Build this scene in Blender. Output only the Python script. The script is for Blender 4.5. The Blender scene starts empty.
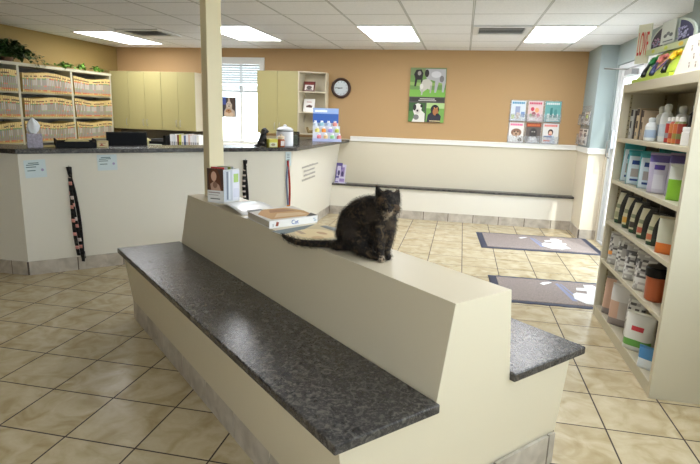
import bpy, bmesh, math, random
from mathutils import Vector as V, Matrix
random.seed(7)
C = bpy.context.scene.collection
rnd = random.uniform

# ---------------------------------------------------------------- materials
def lin(c):
    return tuple(((x/255)/12.92 if x/255 <= .04045 else ((x/255+.055)/1.055)**2.4) for x in c)
_m = {}
def M(name, rgb=(200,200,200), rough=.5, metal=0, noise=0, nscale=8, emit=0, spec=.5, bump=0, bscale=200):
    if name in _m: return _m[name]
    m = bpy.data.materials.new(name); m.use_nodes = True; _m[name] = m
    nt = m.node_tree; b = nt.nodes['Principled BSDF']
    c = lin(rgb); b.inputs['Base Color'].default_value = (*c, 1)
    b.inputs['Roughness'].default_value = rough; b.inputs['Metallic'].default_value = metal
    b.inputs['Specular IOR Level'].default_value = spec
    if emit:
        b.inputs['Emission Color'].default_value = (*c, 1); b.inputs['Emission Strength'].default_value = emit
    if noise or bump:
        tc = nt.nodes.new('ShaderNodeTexCoord')
    if noise:
        n = nt.nodes.new('ShaderNodeTexNoise'); n.inputs['Scale'].default_value = nscale; n.inputs['Detail'].default_value = 5
        r = nt.nodes.new('ShaderNodeValToRGB')
        r.color_ramp.elements[0].position = .3; r.color_ramp.elements[1].position = .7
        r.color_ramp.elements[0].color = (*[x*(1-noise) for x in c], 1); r.color_ramp.elements[1].color = (*[min(1, x*(1+noise)) for x in c], 1)
        nt.links.new(tc.outputs['Object'], n.inputs['Vector']); nt.links.new(n.outputs['Fac'], r.inputs['Fac']); nt.links.new(r.outputs['Color'], b.inputs['Base Color'])
    if bump:
        n2 = nt.nodes.new('ShaderNodeTexNoise'); n2.inputs['Scale'].default_value = bscale
        bp = nt.nodes.new('ShaderNodeBump'); bp.inputs['Strength'].default_value = bump; bp.inputs['Distance'].default_value = .002
        nt.links.new(tc.outputs['Object'], n2.inputs['Vector']); nt.links.new(n2.outputs['Fac'], bp.inputs['Height']); nt.links.new(bp.outputs['Normal'], b.inputs['Normal'])
    return m
def K(rgb, rough=.6):                                  # a plain printed / painted colour
    return M('paint_%d_%d_%d_%d' % (*rgb, int(rough*100)), rgb, rough)

class NT:                                              # small node helper
    def __init__(s, m): s.t = m.node_tree; s.b = s.t.nodes['Principled BSDF']
    def n(s, typ, **kw):
        x = s.t.nodes.new(typ)
        for k, v in kw.items(): setattr(x, k, v)
        return x
    def l(s, a, b): s.t.links.new(a, b)
    def math(s, op, a, b=None):
        x = s.n('ShaderNodeMath', operation=op)
        for i, q in enumerate((a, b)):
            if q is None: continue
            if isinstance(q, (int, float)): x.inputs[i].default_value = q
            else: s.l(q, x.inputs[i])
        return x.outputs[0]
    def mix(s, f, a, b):
        x = s.n('ShaderNodeMix', data_type='RGBA')
        for i, q in ((0, f), (6, a), (7, b)):
            if isinstance(q, (int, float)): x.inputs[i].default_value = q
            elif isinstance(q, tuple): x.inputs[i].default_value = (*q, 1)
            else: s.l(q, x.inputs[i])
        return x.outputs[2]
    def noise(s, vec, sc, det=4, dist=0):
        x = s.n('ShaderNodeTexNoise'); x.inputs['Scale'].default_value = sc; x.inputs['Detail'].default_value = det; x.inputs['Distortion'].default_value = dist
        s.l(vec, x.inputs['Vector']); return x.outputs['Fac']
    def ramp(s, f, stops):
        x = s.n('ShaderNodeValToRGB'); e = x.color_ramp.elements
        while len(e) < len(stops): e.new(.5)
        for k, (p, c) in enumerate(stops): e[k].position = p; e[k].color = (*c, 1)
        s.l(f, x.inputs['Fac']); return x.outputs['Color']
def grid_mask(N, xyz, ox, oy, sx, sy, w):
    out = []
    for k, (o, sz) in enumerate(((ox, sx), (oy, sy))):
        v = N.math('DIVIDE', N.math('SUBTRACT', xyz.outputs[k], o), sz)
        fr = N.math('FRACT', v); d = N.math('ABSOLUTE', N.math('SUBTRACT', fr, .5))
        out.append((N.math('GREATER_THAN', d, .5 - w/sz/2), N.math('FLOOR', v)))
    return N.math('MAXIMUM', out[0][0], out[1][0]), out[0][1], out[1][1]

TS = .36206; TX = -3.88577; TY = 4.10759
def floor_mat():
    m = M('floor_tile', (190,175,150), .3); N = NT(m)
    tc = N.n('ShaderNodeTexCoord'); xyz = N.n('ShaderNodeSeparateXYZ'); N.l(tc.outputs['Object'], xyz.inputs[0])
    g, ix, iy = grid_mask(N, xyz, TX, TY, TS, TS, .008)
    cv = N.n('ShaderNodeCombineXYZ'); N.l(ix, cv.inputs[0]); N.l(iy, cv.inputs[1])
    wn = N.n('ShaderNodeTexWhiteNoise', noise_dimensions='3D'); N.l(cv.outputs[0], wn.inputs['Vector'])
    off = N.n('ShaderNodeVectorMath', operation='SCALE'); N.l(wn.outputs['Color'], off.inputs[0]); off.inputs['Scale'].default_value = 9
    add = N.n('ShaderNodeVectorMath', operation='ADD'); N.l(tc.outputs['Object'], add.inputs[0]); N.l(off.outputs[0], add.inputs[1])
    n1 = N.noise(add.outputs[0], 7, 9, 1.0); n2 = N.noise(add.outputs[0], 30, 9, 1.0)
    base = N.ramp(n1, [(.3, lin((172,154,116))), (.5, lin((198,184,152))), (.7, lin((212,201,172)))])
    c2 = N.mix(N.math('MULTIPLY', N.math('SUBTRACT', 1.0, n2), .35), base, lin((170,150,110)))
    c3 = N.mix(N.math('MULTIPLY', wn.outputs['Value'], .12), c2, lin((212,202,176)))
    col = N.mix(g, c3, lin((56,44,36)))
    N.l(col, N.b.inputs['Base Color'])
    N.l(N.math('ADD', .27, N.math('MULTIPLY', g, .5)), N.b.inputs['Roughness'])
    bp = N.n('ShaderNodeBump'); bp.inputs['Distance'].default_value = .002; bp.inputs['Strength'].default_value = .35
    N.l(N.math('SUBTRACT', N.math('MULTIPLY', n1, .05), g), bp.inputs['Height']); N.l(bp.outputs[0], N.b.inputs['Normal'])
    return m
def ceil_mat():
    m = M('ceiling_tile', (186,188,190), .9); N = NT(m)
    tc = N.n('ShaderNodeTexCoord'); xyz = N.n('ShaderNodeSeparateXYZ'); N.l(tc.outputs['Object'], xyz.inputs[0])
    g, ix, iy = grid_mask(N, xyz, -1.2031, 7.149, .61, .61, .014)
    g2, _, _ = grid_mask(N, xyz, -1.2031, 7.149, .61, .61, .020)
    n = N.noise(tc.outputs['Object'], 90, 3)
    base = N.ramp(n, [(.3, lin((230,231,236))), (.7, lin((243,243,247)))])
    edge = N.mix(g2, base, lin((120,120,122)))
    N.l(N.mix(g, edge, lin((205,206,208))), N.b.inputs['Base Color'])
    bp = N.n('ShaderNodeBump'); bp.inputs['Distance'].default_value = .004; N.l(N.math('ADD', n, g), bp.inputs['Height']); N.l(bp.outputs[0], N.b.inputs['Normal'])
    return m
def wall_mat(name, up, low, zs):
    m = M(name, up, .7); N = NT(m)
    tc = N.n('ShaderNodeTexCoord'); xyz = N.n('ShaderNodeSeparateXYZ'); N.l(tc.outputs['Object'], xyz.inputs[0])
    f = N.math('GREATER_THAN', xyz.outputs[2], zs); n = N.noise(tc.outputs['Object'], 1.5, 2)
    N.l(N.mix(f, lin(low), lin(up)), N.b.inputs['Base Color'])
    bp = N.n('ShaderNodeBump'); bp.inputs['Distance'].default_value = .001; bp.inputs['Strength'].default_value = .2
    N.l(N.noise(tc.outputs['Object'], 160, 2), bp.inputs['Height']); N.l(bp.outputs[0], N.b.inputs['Normal'])
    return m
def stone_mat():
    m = M('dark_laminate', (70,70,72), .27); N = NT(m); tc = N.n('ShaderNodeTexCoord')
    n = N.noise(tc.outputs['Object'], 38, 8, 1.2); n2 = N.noise(tc.outputs['Object'], 140, 3)
    a = N.ramp(n, [(.32, lin((38,37,38))), (.5, lin((62,60,60))), (.68, lin((98,94,90)))])
    b = N.mix(N.math('MULTIPLY', N.math('GREATER_THAN', n2, .6), .35), a, lin((120,116,110)))
    N.l(b, N.b.inputs['Base Color']); return m
def base_tile_mat():
    m = M('base_tile', (190,182,170), .4); N = NT(m); tc = N.n('ShaderNodeTexCoord')
    n = N.noise(tc.outputs['Object'], 9, 6, .6)
    N.l(N.ramp(n, [(.3, lin((166,157,145))), (.7, lin((204,196,184)))]), N.b.inputs['Base Color']); return m
def cat_mat():
    m = M('tortoiseshell_fur', (30,24,20), .62, spec=.3); N = NT(m); tc = N.n('ShaderNodeTexCoord'); o = tc.outputs['Object']
    n1 = N.noise(o, 34, 6, 1.2); n2 = N.noise(o, 90, 5, .6); n3 = N.noise(o, 300, 2)
    a = N.ramp(n1, [(.46, lin((16,13,13))), (.55, lin((46,37,29))), (.68, lin((108,90,68)))])  # coat colours; the paler brown stops also paint fur sheen into them
    b = N.mix(N.math('MULTIPLY', N.math('GREATER_THAN', n2, .6), .5), a, lin((92,72,50)))
    # cream chin, chest and toes (markings of the coat)
    def blob(c, r):
        d = N.n('ShaderNodeVectorMath', operation='DISTANCE'); N.l(o, d.inputs[0]); d.inputs[1].default_value = c
        return N.math('LESS_THAN', N.math('ADD', d.outputs['Value'], N.math('MULTIPLY', N.math('SUBTRACT', n2, .5), .09)), r)
    f = None
    for c, r, col in CATSPOTS:
        b = N.mix(N.math('MULTIPLY', blob(c, r), .75), b, lin(col))
    c = N.mix(N.math('MULTIPLY', n3, .35), b, lin((10,8,8)))
    N.l(c, N.b.inputs['Base Color'])
    bp = N.n('ShaderNodeBump'); bp.inputs['Distance'].default_value = .004; bp.inputs['Strength'].default_value = .8
    N.l(N.noise(o, 220, 4), bp.inputs['Height']); N.l(bp.outputs[0], N.b.inputs['Normal'])
    return m
def glass_mat():
    m = bpy.data.materials.new('clear_glass'); m.use_nodes = True; nt = m.node_tree; nt.nodes.clear()
    o = nt.nodes.new('ShaderNodeOutputMaterial'); t = nt.nodes.new('ShaderNodeBsdfTransparent'); g = nt.nodes.new('ShaderNodeBsdfGlossy')
    g.inputs['Roughness'].default_value = .03; t.inputs['Color'].default_value = (.95,.98,.97,1)
    mx = nt.nodes.new('ShaderNodeMixShader'); fr = nt.nodes.new('ShaderNodeFresnel'); fr.inputs['IOR'].default_value = 1.4
    ge = nt.nodes.new('ShaderNodeNewGeometry'); mm = nt.nodes.new('ShaderNodeMath'); mm.operation = 'SUBTRACT'; mm.use_clamp = True
    nt.links.new(fr.outputs[0], mm.inputs[0]); nt.links.new(ge.outputs['Backfacing'], mm.inputs[1])
    nt.links.new(mm.outputs[0], mx.inputs[0]); nt.links.new(t.outputs[0], mx.inputs[1]); nt.links.new(g.outputs[0], mx.inputs[2]); nt.links.new(mx.outputs[0], o.inputs[0])
    return m
def acrylic_mat():
    m = bpy.data.materials.new('clear_acrylic'); m.use_nodes = True; nt = m.node_tree; nt.nodes.clear()
    o = nt.nodes.new('ShaderNodeOutputMaterial'); t = nt.nodes.new('ShaderNodeBsdfTransparent'); g = nt.nodes.new('ShaderNodeBsdfPrincipled')
    g.inputs['Base Color'].default_value = (.6,.62,.64,1); g.inputs['Roughness'].default_value = .15
    mx = nt.nodes.new('ShaderNodeMixShader'); mx.inputs[0].default_value = .22
    nt.links.new(t.outputs[0], mx.inputs[1]); nt.links.new(g.outputs[0], mx.inputs[2]); nt.links.new(mx.outputs[0], o.inputs[0])
    return m
FLOOR = floor_mat(); CEIL = ceil_mat(); STONE = stone_mat(); BTILE = base_tile_mat(); GLASS = glass_mat(); ACR = acrylic_mat()
TANW = wall_mat('tan_wall_cream_dado', (184,151,107), (210,202,182), 1.14)
RW = wall_mat('grey_blue_wall', (158,172,173), (222,214,196), 1.14)
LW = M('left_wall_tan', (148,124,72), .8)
CREAM = M('cream_laminate', (217,207,183), .38, bump=.1)
POSTM = M('cream_post_paint', (244,232,194), .45)
PANEL = M('counter_panel_paint', (228,224,212), .55)
CAB = M('pale_yellow_laminate', (178,168,116), .4)
SHELFW = M('shelf_laminate', (198,191,168), .4)
WHITE = M('white_paint', (236,236,232), .4)
ALU = M('white_aluminium', (226,230,232), .35)
METAL = M('brushed_metal', (170,170,170), .3, 1)
BLACK = M('black_plastic', (12,12,13), .5, spec=.2)
FILEW = M('file_shelf_white', (180,176,152), .5)
GREYD = M('dark_grey', (70,70,72), .6)

# ---------------------------------------------------------------- mesh builder
def wl(o):
    v = V((0,0,0))
    while o is not None: v = v + V(o.location); o = o.parent
    return v
class MB:
    def __init__(s): s.v = []; s.f = []; s.mi = []; s.mats = []; s.sm = []
    def slot(s, m):
        if m not in s.mats: s.mats.append(m)
        return s.mats.index(m)
    def add(s, vs, fs, m=None, smooth=False):
        o = len(s.v); s.v += [V(x) for x in vs]; k = s.slot(m)
        for f in fs: s.f.append([i+o for i in f]); s.mi.append(k); s.sm.append(smooth)
        return s
    def box(s, a, b, m=None):
        (x0,y0,z0),(x1,y1,z1) = a, b
        if x0 > x1: x0,x1 = x1,x0
        if y0 > y1: y0,y1 = y1,y0
        if z0 > z1: z0,z1 = z1,z0
        return s.add([(x0,y0,z0),(x1,y0,z0),(x1,y1,z0),(x0,y1,z0),(x0,y0,z1),(x1,y0,z1),(x1,y1,z1),(x0,y1,z1)],
              [(0,3,2,1),(4,5,6,7),(0,1,5,4),(1,2,6,5),(2,3,7,6),(3,0,4,7)], m)
    def obox(s, c, ax, ay, az, m=None):                 # oriented box: centre + half vectors
        c, ax, ay, az = V(c), V(ax), V(ay), V(az)
        vs = [c+i*ax+j*ay+k*az for k in (-1,1) for (i,j) in ((-1,-1),(1,-1),(1,1),(-1,1))]
        return s.add(vs, [(0,3,2,1),(4,5,6,7),(0,1,5,4),(1,2,6,5),(2,3,7,6),(3,0,4,7)], m)
    def prism(s, bot, top, m=None):                     # same-length loops
        n = len(bot)
        return s.add(list(bot)+list(top), [list(range(n))[::-1], list(range(n,2*n))] + [(i,(i+1)%n,n+(i+1)%n,n+i) for i in range(n)], m)
    def tube(s, pts, r, m=None, n=8, flat=1.0):
        pts = [V(p) for p in pts]; R = r if isinstance(r, (list,tuple)) else [r]*len(pts); rings = []
        for i, p in enumerate(pts):
            t = (pts[min(i+1,len(pts)-1)] - pts[max(i-1,0)]).normalized()
            u = t.cross(V((0,0,1))) if abs(t.z) < .95 else t.cross(V((0,1,0)))
            u.normalize(); w = t.cross(u)
            rings.append([p + R[i]*(math.cos(a)*u + flat*math.sin(a)*w) for a in [2*math.pi*k/n for k in range(n)]])
        vs = [q for r_ in rings for q in r_]; fs = []
        for i in range(len(pts)-1):
            for k in range(n): fs.append((i*n+k, i*n+(k+1)%n, (i+1)*n+(k+1)%n, (i+1)*n+k))
        fs += [list(range(n))[::-1], [(len(pts)-1)*n+k for k in range(n)]]
        return s.add(vs, fs, m, True)
    def lathe(s, c, prof, m=None, n=20, fn=None, sx=1, sy=1):        # prof [(r,z)], optional fn(k)->material
        c = V(c); vs = []
        for r, z in prof: vs += [c + V((sx*r*math.cos(2*math.pi*k/n), sy*r*math.sin(2*math.pi*k/n), z)) for k in range(n)]
        for i in range(len(prof)-1):
            mm = fn(i) if fn else m
            s.add(vs[i*n:(i+2)*n], [(k,(k+1)%n,n+(k+1)%n,n+k) for k in range(n)], mm, True)
        s.add(vs[:n], [list(range(n))[::-1]], fn(0) if fn else m); s.add(vs[-n:], [list(range(n))], fn(len(prof)-2) if fn else m)
        return s
    def ball(s, c, r, m=None, n=12, sc=(1,1,1)):
        c = V(c); vs = [c+V((0,0,-r*sc[2]))]; fs = []
        for i in range(1, n//2):
            t = -math.pi/2 + math.pi*i/(n//2)
            vs += [c + V((r*sc[0]*math.cos(t)*math.cos(2*math.pi*k/n), r*sc[1]*math.cos(t)*math.sin(2*math.pi*k/n), r*sc[2]*math.sin(t))) for k in range(n)]
        vs.append(c+V((0,0,r*sc[2]))); R = n//2-1
        for k in range(n): fs.append((0, 1+(k+1)%n, 1+k)); fs.append((len(vs)-1, 1+(R-1)*n+k, 1+(R-1)*n+(k+1)%n))
        for i in range(R-1):
            for k in range(n): fs.append((1+i*n+k, 1+i*n+(k+1)%n, 1+(i+1)*n+(k+1)%n, 1+(i+1)*n+k))
        return s.add(vs, fs, m, True)
    def build(s, name, mat=None, parent=None, bevel=0, local=False, loc=None):
        me = bpy.data.meshes.new(name)
        if parent is not None: org = V((0,0,0)) if local else wl(parent)
        elif loc is not None: org = V(loc)
        else:
            xs = [v.x for v in s.v]; ys = [v.y for v in s.v]; org = V(((min(xs)+max(xs))/2, (min(ys)+max(ys))/2, min(v.z for v in s.v)))
        me.from_pydata([tuple(v-org) for v in s.v], [], s.f)
        for m in s.mats: me.materials.append(m if m is not None else mat)
        for p, k, sm in zip(me.polygons, s.mi, s.sm): p.material_index = k; p.use_smooth = sm
        me.update(); o = bpy.data.objects.new(name, me); C.objects.link(o)
        if parent is not None: o.parent = parent
        else: o.location = org
        if bevel:
            md = o.modifiers.new('bevel', 'BEVEL'); md.width = bevel; md.segments = 3; md.limit_method = 'ANGLE'; md.angle_limit = math.radians(50)
        return o
def tag(o, label, cat, group=None):
    o['label'] = label; o['category'] = cat
    if group: o['group'] = group
    return o
def thing(name, label, cat, loc, group=None):
    o = bpy.data.objects.new(name, None); o.empty_display_size = .05; C.objects.link(o); o.location = loc
    return tag(o, label, cat, group)
def struct(o): o['kind'] = 'structure'; return o
def dup(root, loc, rz=None, label=None, group=None):
    r = root.copy(); C.objects.link(r); r.location = loc
    if rz is not None: r.rotation_euler = (0,0,rz)
    if label: r['label'] = label
    if group: r['group'] = group
    for ch in list(root.children):
        c = ch.copy(); C.objects.link(c); c.parent = r
        for g in list(ch.children):
            d = g.copy(); C.objects.link(d); d.parent = c
    return r
def bx(name, a, b, m, parent=None, bevel=0): return MB().box(a, b, m).build(name, m, parent, bevel)
def art(name, O, U, W, shapes, parent=None, eps=.0005, back=None, local=False):
    """flat printed matter: O corner, U right vector, W up vector; shapes in 0..1"""
    O, U, W = V(O), V(U), V(W); Nn = U.cross(W).normalized(); b = MB(); k = 0
    if back: b.obox(O+U/2+W/2-Nn*back/2, U/2, W/2, Nn*back/2, K((240,240,238)))
    for sh in shapes:
        k += 1; t = sh[0]; col = sh[-1]; m = K(col) if isinstance(col, tuple) else col
        if t == 'r':
            x0,y0,x1,y1 = sh[1:5]; pts = [(x0,y0),(x1,y0),(x1,y1),(x0,y1)]
        elif t == 'e':
            cx,cy,rx,ry = sh[1:5]; pts = [(cx+rx*math.cos(a*math.pi/9), cy+ry*math.sin(a*math.pi/9)) for a in range(18)]
        else: pts = sh[1]
        b.add([O + U*x + W*y + Nn*eps*k for x, y in pts], [list(range(len(pts)))], m)
    return b.build(name, None, parent, local=local)
def text(name, s, O, U, W, size, m, parent=None, ext=.0006, tall=1):
    """lettering starting at O, running along unit U, up W; size = cap height-ish"""
    cu = bpy.data.curves.new(name, 'FONT'); cu.body = s; cu.size = size; cu.extrude = ext
    t = bpy.data.objects.new(name, cu); C.objects.link(t)
    me = bpy.data.meshes.new_from_object(t.evaluated_get(bpy.context.evaluated_depsgraph_get()))
    bpy.data.objects.remove(t); U = V(U).normalized(); W = V(W).normalized(); Nn = U.cross(W)
    org = wl(parent) if parent else V(O)
    for v in me.vertices: v.co = V(O) - org + U*v.co.x + W*v.co.y*tall + Nn*v.co.z
    me.materials.clear(); me.materials.append(m); o = bpy.data.objects.new(name, me); C.objects.link(o)
    if parent: o.parent = parent
    else: o.location = V(O)
    return o
def organic(name, chains, mat, parent=None, vox=.005, smooth=4, loc=None):
    """one continuous skin grown over chains of balls: [(x,y,z,r), ...]"""
    bm = bmesh.new()
    for ch in chains:
        pts = []
        for i in range(len(ch)-1):
            a, b = ch[i], ch[i+1]; d = math.dist(a[:3], b[:3]); n = max(1, int(d/(.35*min(a[3], b[3]))))
            pts += [tuple(a[q]+(b[q]-a[q])*k/n for q in range(4)) for k in range(n)]
        pts.append(ch[-1])
        for x, y, z, r in pts:
            bmesh.ops.create_icosphere(bm, subdivisions=2, radius=r, matrix=Matrix.Translation((x,y,z)))
    me = bpy.data.meshes.new(name); bm.to_mesh(me); bm.free()
    o = bpy.data.objects.new(name, me); C.objects.link(o)
    md = o.modifiers.new('r', 'REMESH'); md.mode = 'VOXEL'; md.voxel_size = vox; md.use_smooth_shade = True
    md = o.modifiers.new('s', 'SMOOTH'); md.factor = .6; md.iterations = smooth
    m2 = bpy.data.meshes.new_from_object(o.evaluated_get(bpy.context.evaluated_depsgraph_get()))
    bpy.data.objects.remove(o)
    org = wl(parent) if parent else V(loc)
    for v in m2.vertices: v.co = v.co - org
    for p in m2.polygons: p.use_smooth = True
    m2.materials.clear(); m2.materials.append(mat); o = bpy.data.objects.new(name, m2); C.objects.link(o)
    if parent: o.parent = parent
    else: o.location = org
    return o

# ---------------------------------------------------------------- room
H = 2.44; YB = 8.10; XL = -5.55; XR = 1.80; YF = -3.4
struct(MB().box((XL-.1, YF-.1, -.1), (XR+.15, YB+.1, 0), FLOOR).build('floor', loc=(0,0,0)))
struct(MB().box((XL-.1, YF-.1, H), (XR+.15, YB+.1, H+.1), CEIL).build('ceiling', loc=(0,0,0)))
wx0, wx1, wz0, wz1 = -3.80, -3.09, 1.0, 2.25
w = MB()
w.box((XL, YB, 0), (wx0, YB+.1, H), TANW).box((wx1, YB, 0), (1.6, YB+.1, H), TANW).box((wx0, YB, 0), (wx1, YB+.1, wz0), TANW).box((wx0, YB, wz1), (wx1, YB+.1, H), TANW)
struct(w.build('wall_back', loc=(0,0,0)))
struct(MB().box((XL-.1, YF, 0), (XL, YB+.1, H), LW).build('wall_left', loc=(0,0,0)))
w = MB(); w.box((XL, YF-.1, 0), (-.4, YF, H), LW).box((-.4, YF-.1, 0), (XR, YF, .35), LW).box((-.4, YF-.1, 2.28), (XR, YF, H), LW).box((1.7, YF-.1, .35), (XR, YF, 2.28), LW)
struct(w.build('wall_front', loc=(0,0,0)))
w = MB(); w.box((1.6, 7.4, 0), (1.95, YB+.1, H), RW)          # nib beside the door
w.box((1.8, 7.34, 0), (1.95, 7.4, H), RW)
w.box((1.8, 5.12, 2.2), (1.95, 7.34, H), RW)                  # over door and sidelight
w.box((1.59, 4.45, 0), (1.95, 4.62, H), RW)                   # pilaster
w.box((1.8, 4.62, 0), (1.95, 5.12, H), RW)
w.box((1.8, 3.1, 0), (1.95, 4.45, H), RW)
w.box((1.8, -3.4, 0), (1.95, 3.1, .35), RW); w.box((1.8, -3.4, 2.25), (1.95, 3.1, H), RW)
for a, b in ((-3.4,-.1),(2.9,3.1)): w.box((1.8, a, .35), (1.95, b, 2.25), RW)
w.box((1.8, -.1, .35), (1.95, 2.9, .85), RW)
struct(w.build('wall_right', loc=(0,0,0)))
# chair rails
def rail(name, pts):
    b = MB()
    for (x0,y0,x1,y1) in pts:
        b.box((x0,y0,1.115), (x1,y1,1.185), WHITE)
        ex = .008 if abs(x1-x0) < abs(y1-y0) else 0; ey = .008 if ex == 0 else 0
        b.box((x0-ex, y0-ey, 1.165), (x1, y1, 1.18), WHITE)
    return struct(b.build(name, WHITE, None, .003))
rail('trim_1', [(-1.66, YB-.025, 1.6, YB)])
rail('trim_2', [(1.578, 7.4, 1.6, YB-.025), (1.578, 7.376, 1.8, 7.4)])
def band(name, paths, h=.125, t=.014, L=.36, z0=0, parent=None):
    """row of skirting tiles in front of a wall; each run (x0,y0)->(x1,y1), tiles on its right-hand side"""
    b = MB()
    for (x0,y0,x1,y1) in paths:
        d = V((x1-x0, y1-y0, 0)); n = d.length; d.normalize(); nn = V((d.y, -d.x, 0)); k = 0
        while k*L < n - .005:
            a = k*L + .005; c = min(n, (k+1)*L) - .005; k += 1
            mid = V((x0,y0,0)) + d*(a+c)/2 + nn*t/2 + V((0,0,z0+h/2))
            b.obox(mid, d*(c-a)/2, nn*t/2, V((0,0,h/2)), BTILE)
        b.obox(V((x0,y0,0)) + d*n/2 + nn*(t*.35) + V((0,0,z0+h/2-.001)), d*n/2, nn*t*.34, V((0,0,h/2-.002)), K((92,80,70)))
    return b.build(name, BTILE, parent)
struct(band('baseboard_right', [(1.6, 7.4, 1.6, 7.55), (1.6, 7.4, 1.8, 7.4)][1:] ))
struct(band('baseboard_nib', [(1.6, YB, 1.6, 7.4)]))
bpy.data.objects['baseboard_nib'].name = 'baseboard_right'
# outside pavement beyond the glass
struct(MB().box((1.95, -12, -.12), (22, 22, -.02), M('concrete', (190,188,182), .9, noise=.08)).build('floor_outside', loc=(0,0,0)))

# window behind reception
win = bpy.data.objects.new('window_1', None); C.objects.link(win); win.location = ((wx0+wx1)/2, YB, wz0); struct(win)
b = MB(); e = .055
b.box((wx0-e, YB-.03, wz0-.03), (wx0+.02, YB-.001, wz1+e), WHITE).box((wx1-.02, YB-.03, wz0-.03), (wx1+e, YB-.001, wz1+e), WHITE).box((wx0+.0205, YB-.029, wz1-.02), (wx1-.0205, YB-.001, wz1+e), WHITE)
b.build('window_frame', WHITE, win)
bx('window_sill', (wx0-e-.02, YB-.09, wz0-.05), (wx1+e+.02, YB+.05, wz0-.005), WHITE, win, .004)
b = MB(); b.box((-3.46, YB+.035, wz0), (-3.42, YB+.065, wz1), WHITE)
for z in (wz0, wz1-.04): b.box((wx0, YB+.03, z), (wx1, YB+.07, z+.04), WHITE)
for x in (wx0, wx1-.035): b.box((x, YB+.03, wz0), (x+.035, YB+.07, wz1), WHITE)
b.build('mullion', WHITE, win)
bx('pane', (wx0, YB+.045, wz0), (wx1, YB+.05, wz1), GLASS, win)
bl = thing('window_blind', 'white slatted blind pulled halfway up the window behind reception', 'blind', (-3.445, YB, 1.80))
SLAT = M('blind_slat', (200,204,206), .5)
bx('head_rail', (wx0+.005, YB-.045, 2.205), (wx1-.005, YB+.0, 2.245), WHITE, bl)
b = MB(); z = 2.185
while z > 1.90:
    b.obox((-3.445, YB-.02, z), (.345,0,0), (0,.011,.0165), (0,-.0012,.0008), SLAT); z -= .036
b.build('slats', SLAT, bl)
b = MB()
for k in range(9): b.box((wx0+.01, YB-.043, 1.815+k*.008), (wx1-.01, YB+.003, 1.820+k*.008), SLAT)
b.box((wx0+.01, YB-.045, 1.785), (wx1-.01, YB+.005, 1.812), SLAT)
b.build('bottom_rail', SLAT, bl)
for x in (-3.66, -3.23): MB().tube([(x, YB-.042, 2.2), (x, YB-.048, 1.8)], .0015, WHITE, 5).build('cord', WHITE, bl)
# dog picture taped in the window
art('window_poster', (-3.77, YB+.025, 1.40), (.25,0,0), (0,0,.31), [
    ('r',0,0,1,1,(62,58,66)), ('r',0,.62,.32,1,(62,82,160)), ('r',.62,.3,1,1,(72,54,46)), ('p',[(.18,0),(.95,0),(.9,.32),(.72,.42),(.74,.62),(.62,.76),(.56,.98),(.47,.97),(.46,.78),(.34,.68),(.32,.46),(.2,.3)],(196,178,160)),
    ('e',.52,.62,.17,.16,(212,198,184)), ('e',.46,.66,.03,.03,(30,24,22)), ('e',.6,.65,.03,.03,(30,24,22)), ('e',.53,.55,.05,.035,(50,34,30)),
    ('e',.5,.28,.2,.13,(184,136,96)), ('e',.36,.14,.16,.1,(222,196,170)), ('e',.68,.14,.16,.1,(222,196,170)), ('e',.5,.33,.05,.03,(120,70,50))], back=.002)
tag(bpy.data.objects['window_poster'], 'small poster of a pale dog with a plush toy taped inside the bright window', 'poster')

# door, sidelight, front windows
def glazed(name, y0, y1, z0, z1, door=False, x=1.86):
    o = bpy.data.objects.new(name, None); C.objects.link(o); o.location = (x, (y0+y1)/2, z0); struct(o)
    b = MB(); f = .055
    b.box((x-.05, y0, z0), (x+.05, y0+f, z1), ALU).box((x-.05, y1-f, z0), (x+.05, y1, z1), ALU).box((x-.05, y0+f, z1-f), (x+.05, y1-f, z1), ALU).box((x-.05, y0+f, z0), (x+.05, y1-f, z0+(.02 if door else f)), ALU)
    b.build('frame', ALU, o)
    if door:
        s = .1; b = MB(); x0, x1 = x-.025, x+.02; a, c = y0+f, y1-f
        b.box((x0, a, z0+.021), (x1, a+s, z1-f-.001), ALU).box((x0, c-s, z0+.021), (x1, c, z1-f-.001), ALU).box((x0, a+s, z1-f-s), (x1, c-s, z1-f-.001), ALU).box((x0, a+s, z0+.021), (x1, c-s, z0+.24), ALU)
        b.build('door_stile', ALU, o, .004)
        bx('pane', (x-.004, a+s, z0+.24), (x+.004, c-s, z1-f-s), GLASS, o)
        b = MB(); b.box((x-.06, a+s*.2, 1.02), (x-.025, a+s*.8, 1.2), METAL); b.build('lock_box', METAL, o, .003)
        b = MB(); b.box((x-.07, c-s*.8, 1.2), (x-.025, c-s*.25, 1.42), METAL); b.tube([(x-.06,c-s*.5,1.3),(x-.1,c-s*.5,1.28),(x-.1,c-s*.5-.02,1.1),(x-.06,c-s*.5,1.08)], .009, METAL); b.build('door_handle', METAL, o)
        h = MB(); h.box((x-.1, y0+.28, z1-.15), (x-.03, y0+.56, z1-.09), M('closer_grey', (150,152,154), .4)); h.tube([(x-.07,y0+.5,z1-.08),(x-.28,y0+.72,z1-.06),(x-.09,y1-.03,z1-.04)], .009, METAL); h.build('door_closer', METAL, o)
    else: bx('pane', (x-.004, y0+f, z0+f), (x+.004, y1-f, z1-f), GLASS, o)
    return o
glazed('door_1', 6.32, 7.33, 0, 2.19, True)
glazed('window_2', 5.14, 6.30, 0, 2.19)
glazed('window_3', -.08, 2.88, .87, 2.23)
w5 = bpy.data.objects.new('window_4', None); C.objects.link(w5); w5.location = (.65, YF-.05, .36); struct(w5)
b = MB()
for (a, c) in (((-.39,.36),(-.33,2.27)),((1.63,.36),(1.69,2.27)),((.62,.36),(.68,2.27)),((-.39,.36),(1.69,.42)),((-.39,2.21),(1.69,2.27))): b.box((a[0],YF-.09,a[1]),(c[0],YF-.01,c[1]),ALU)
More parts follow.
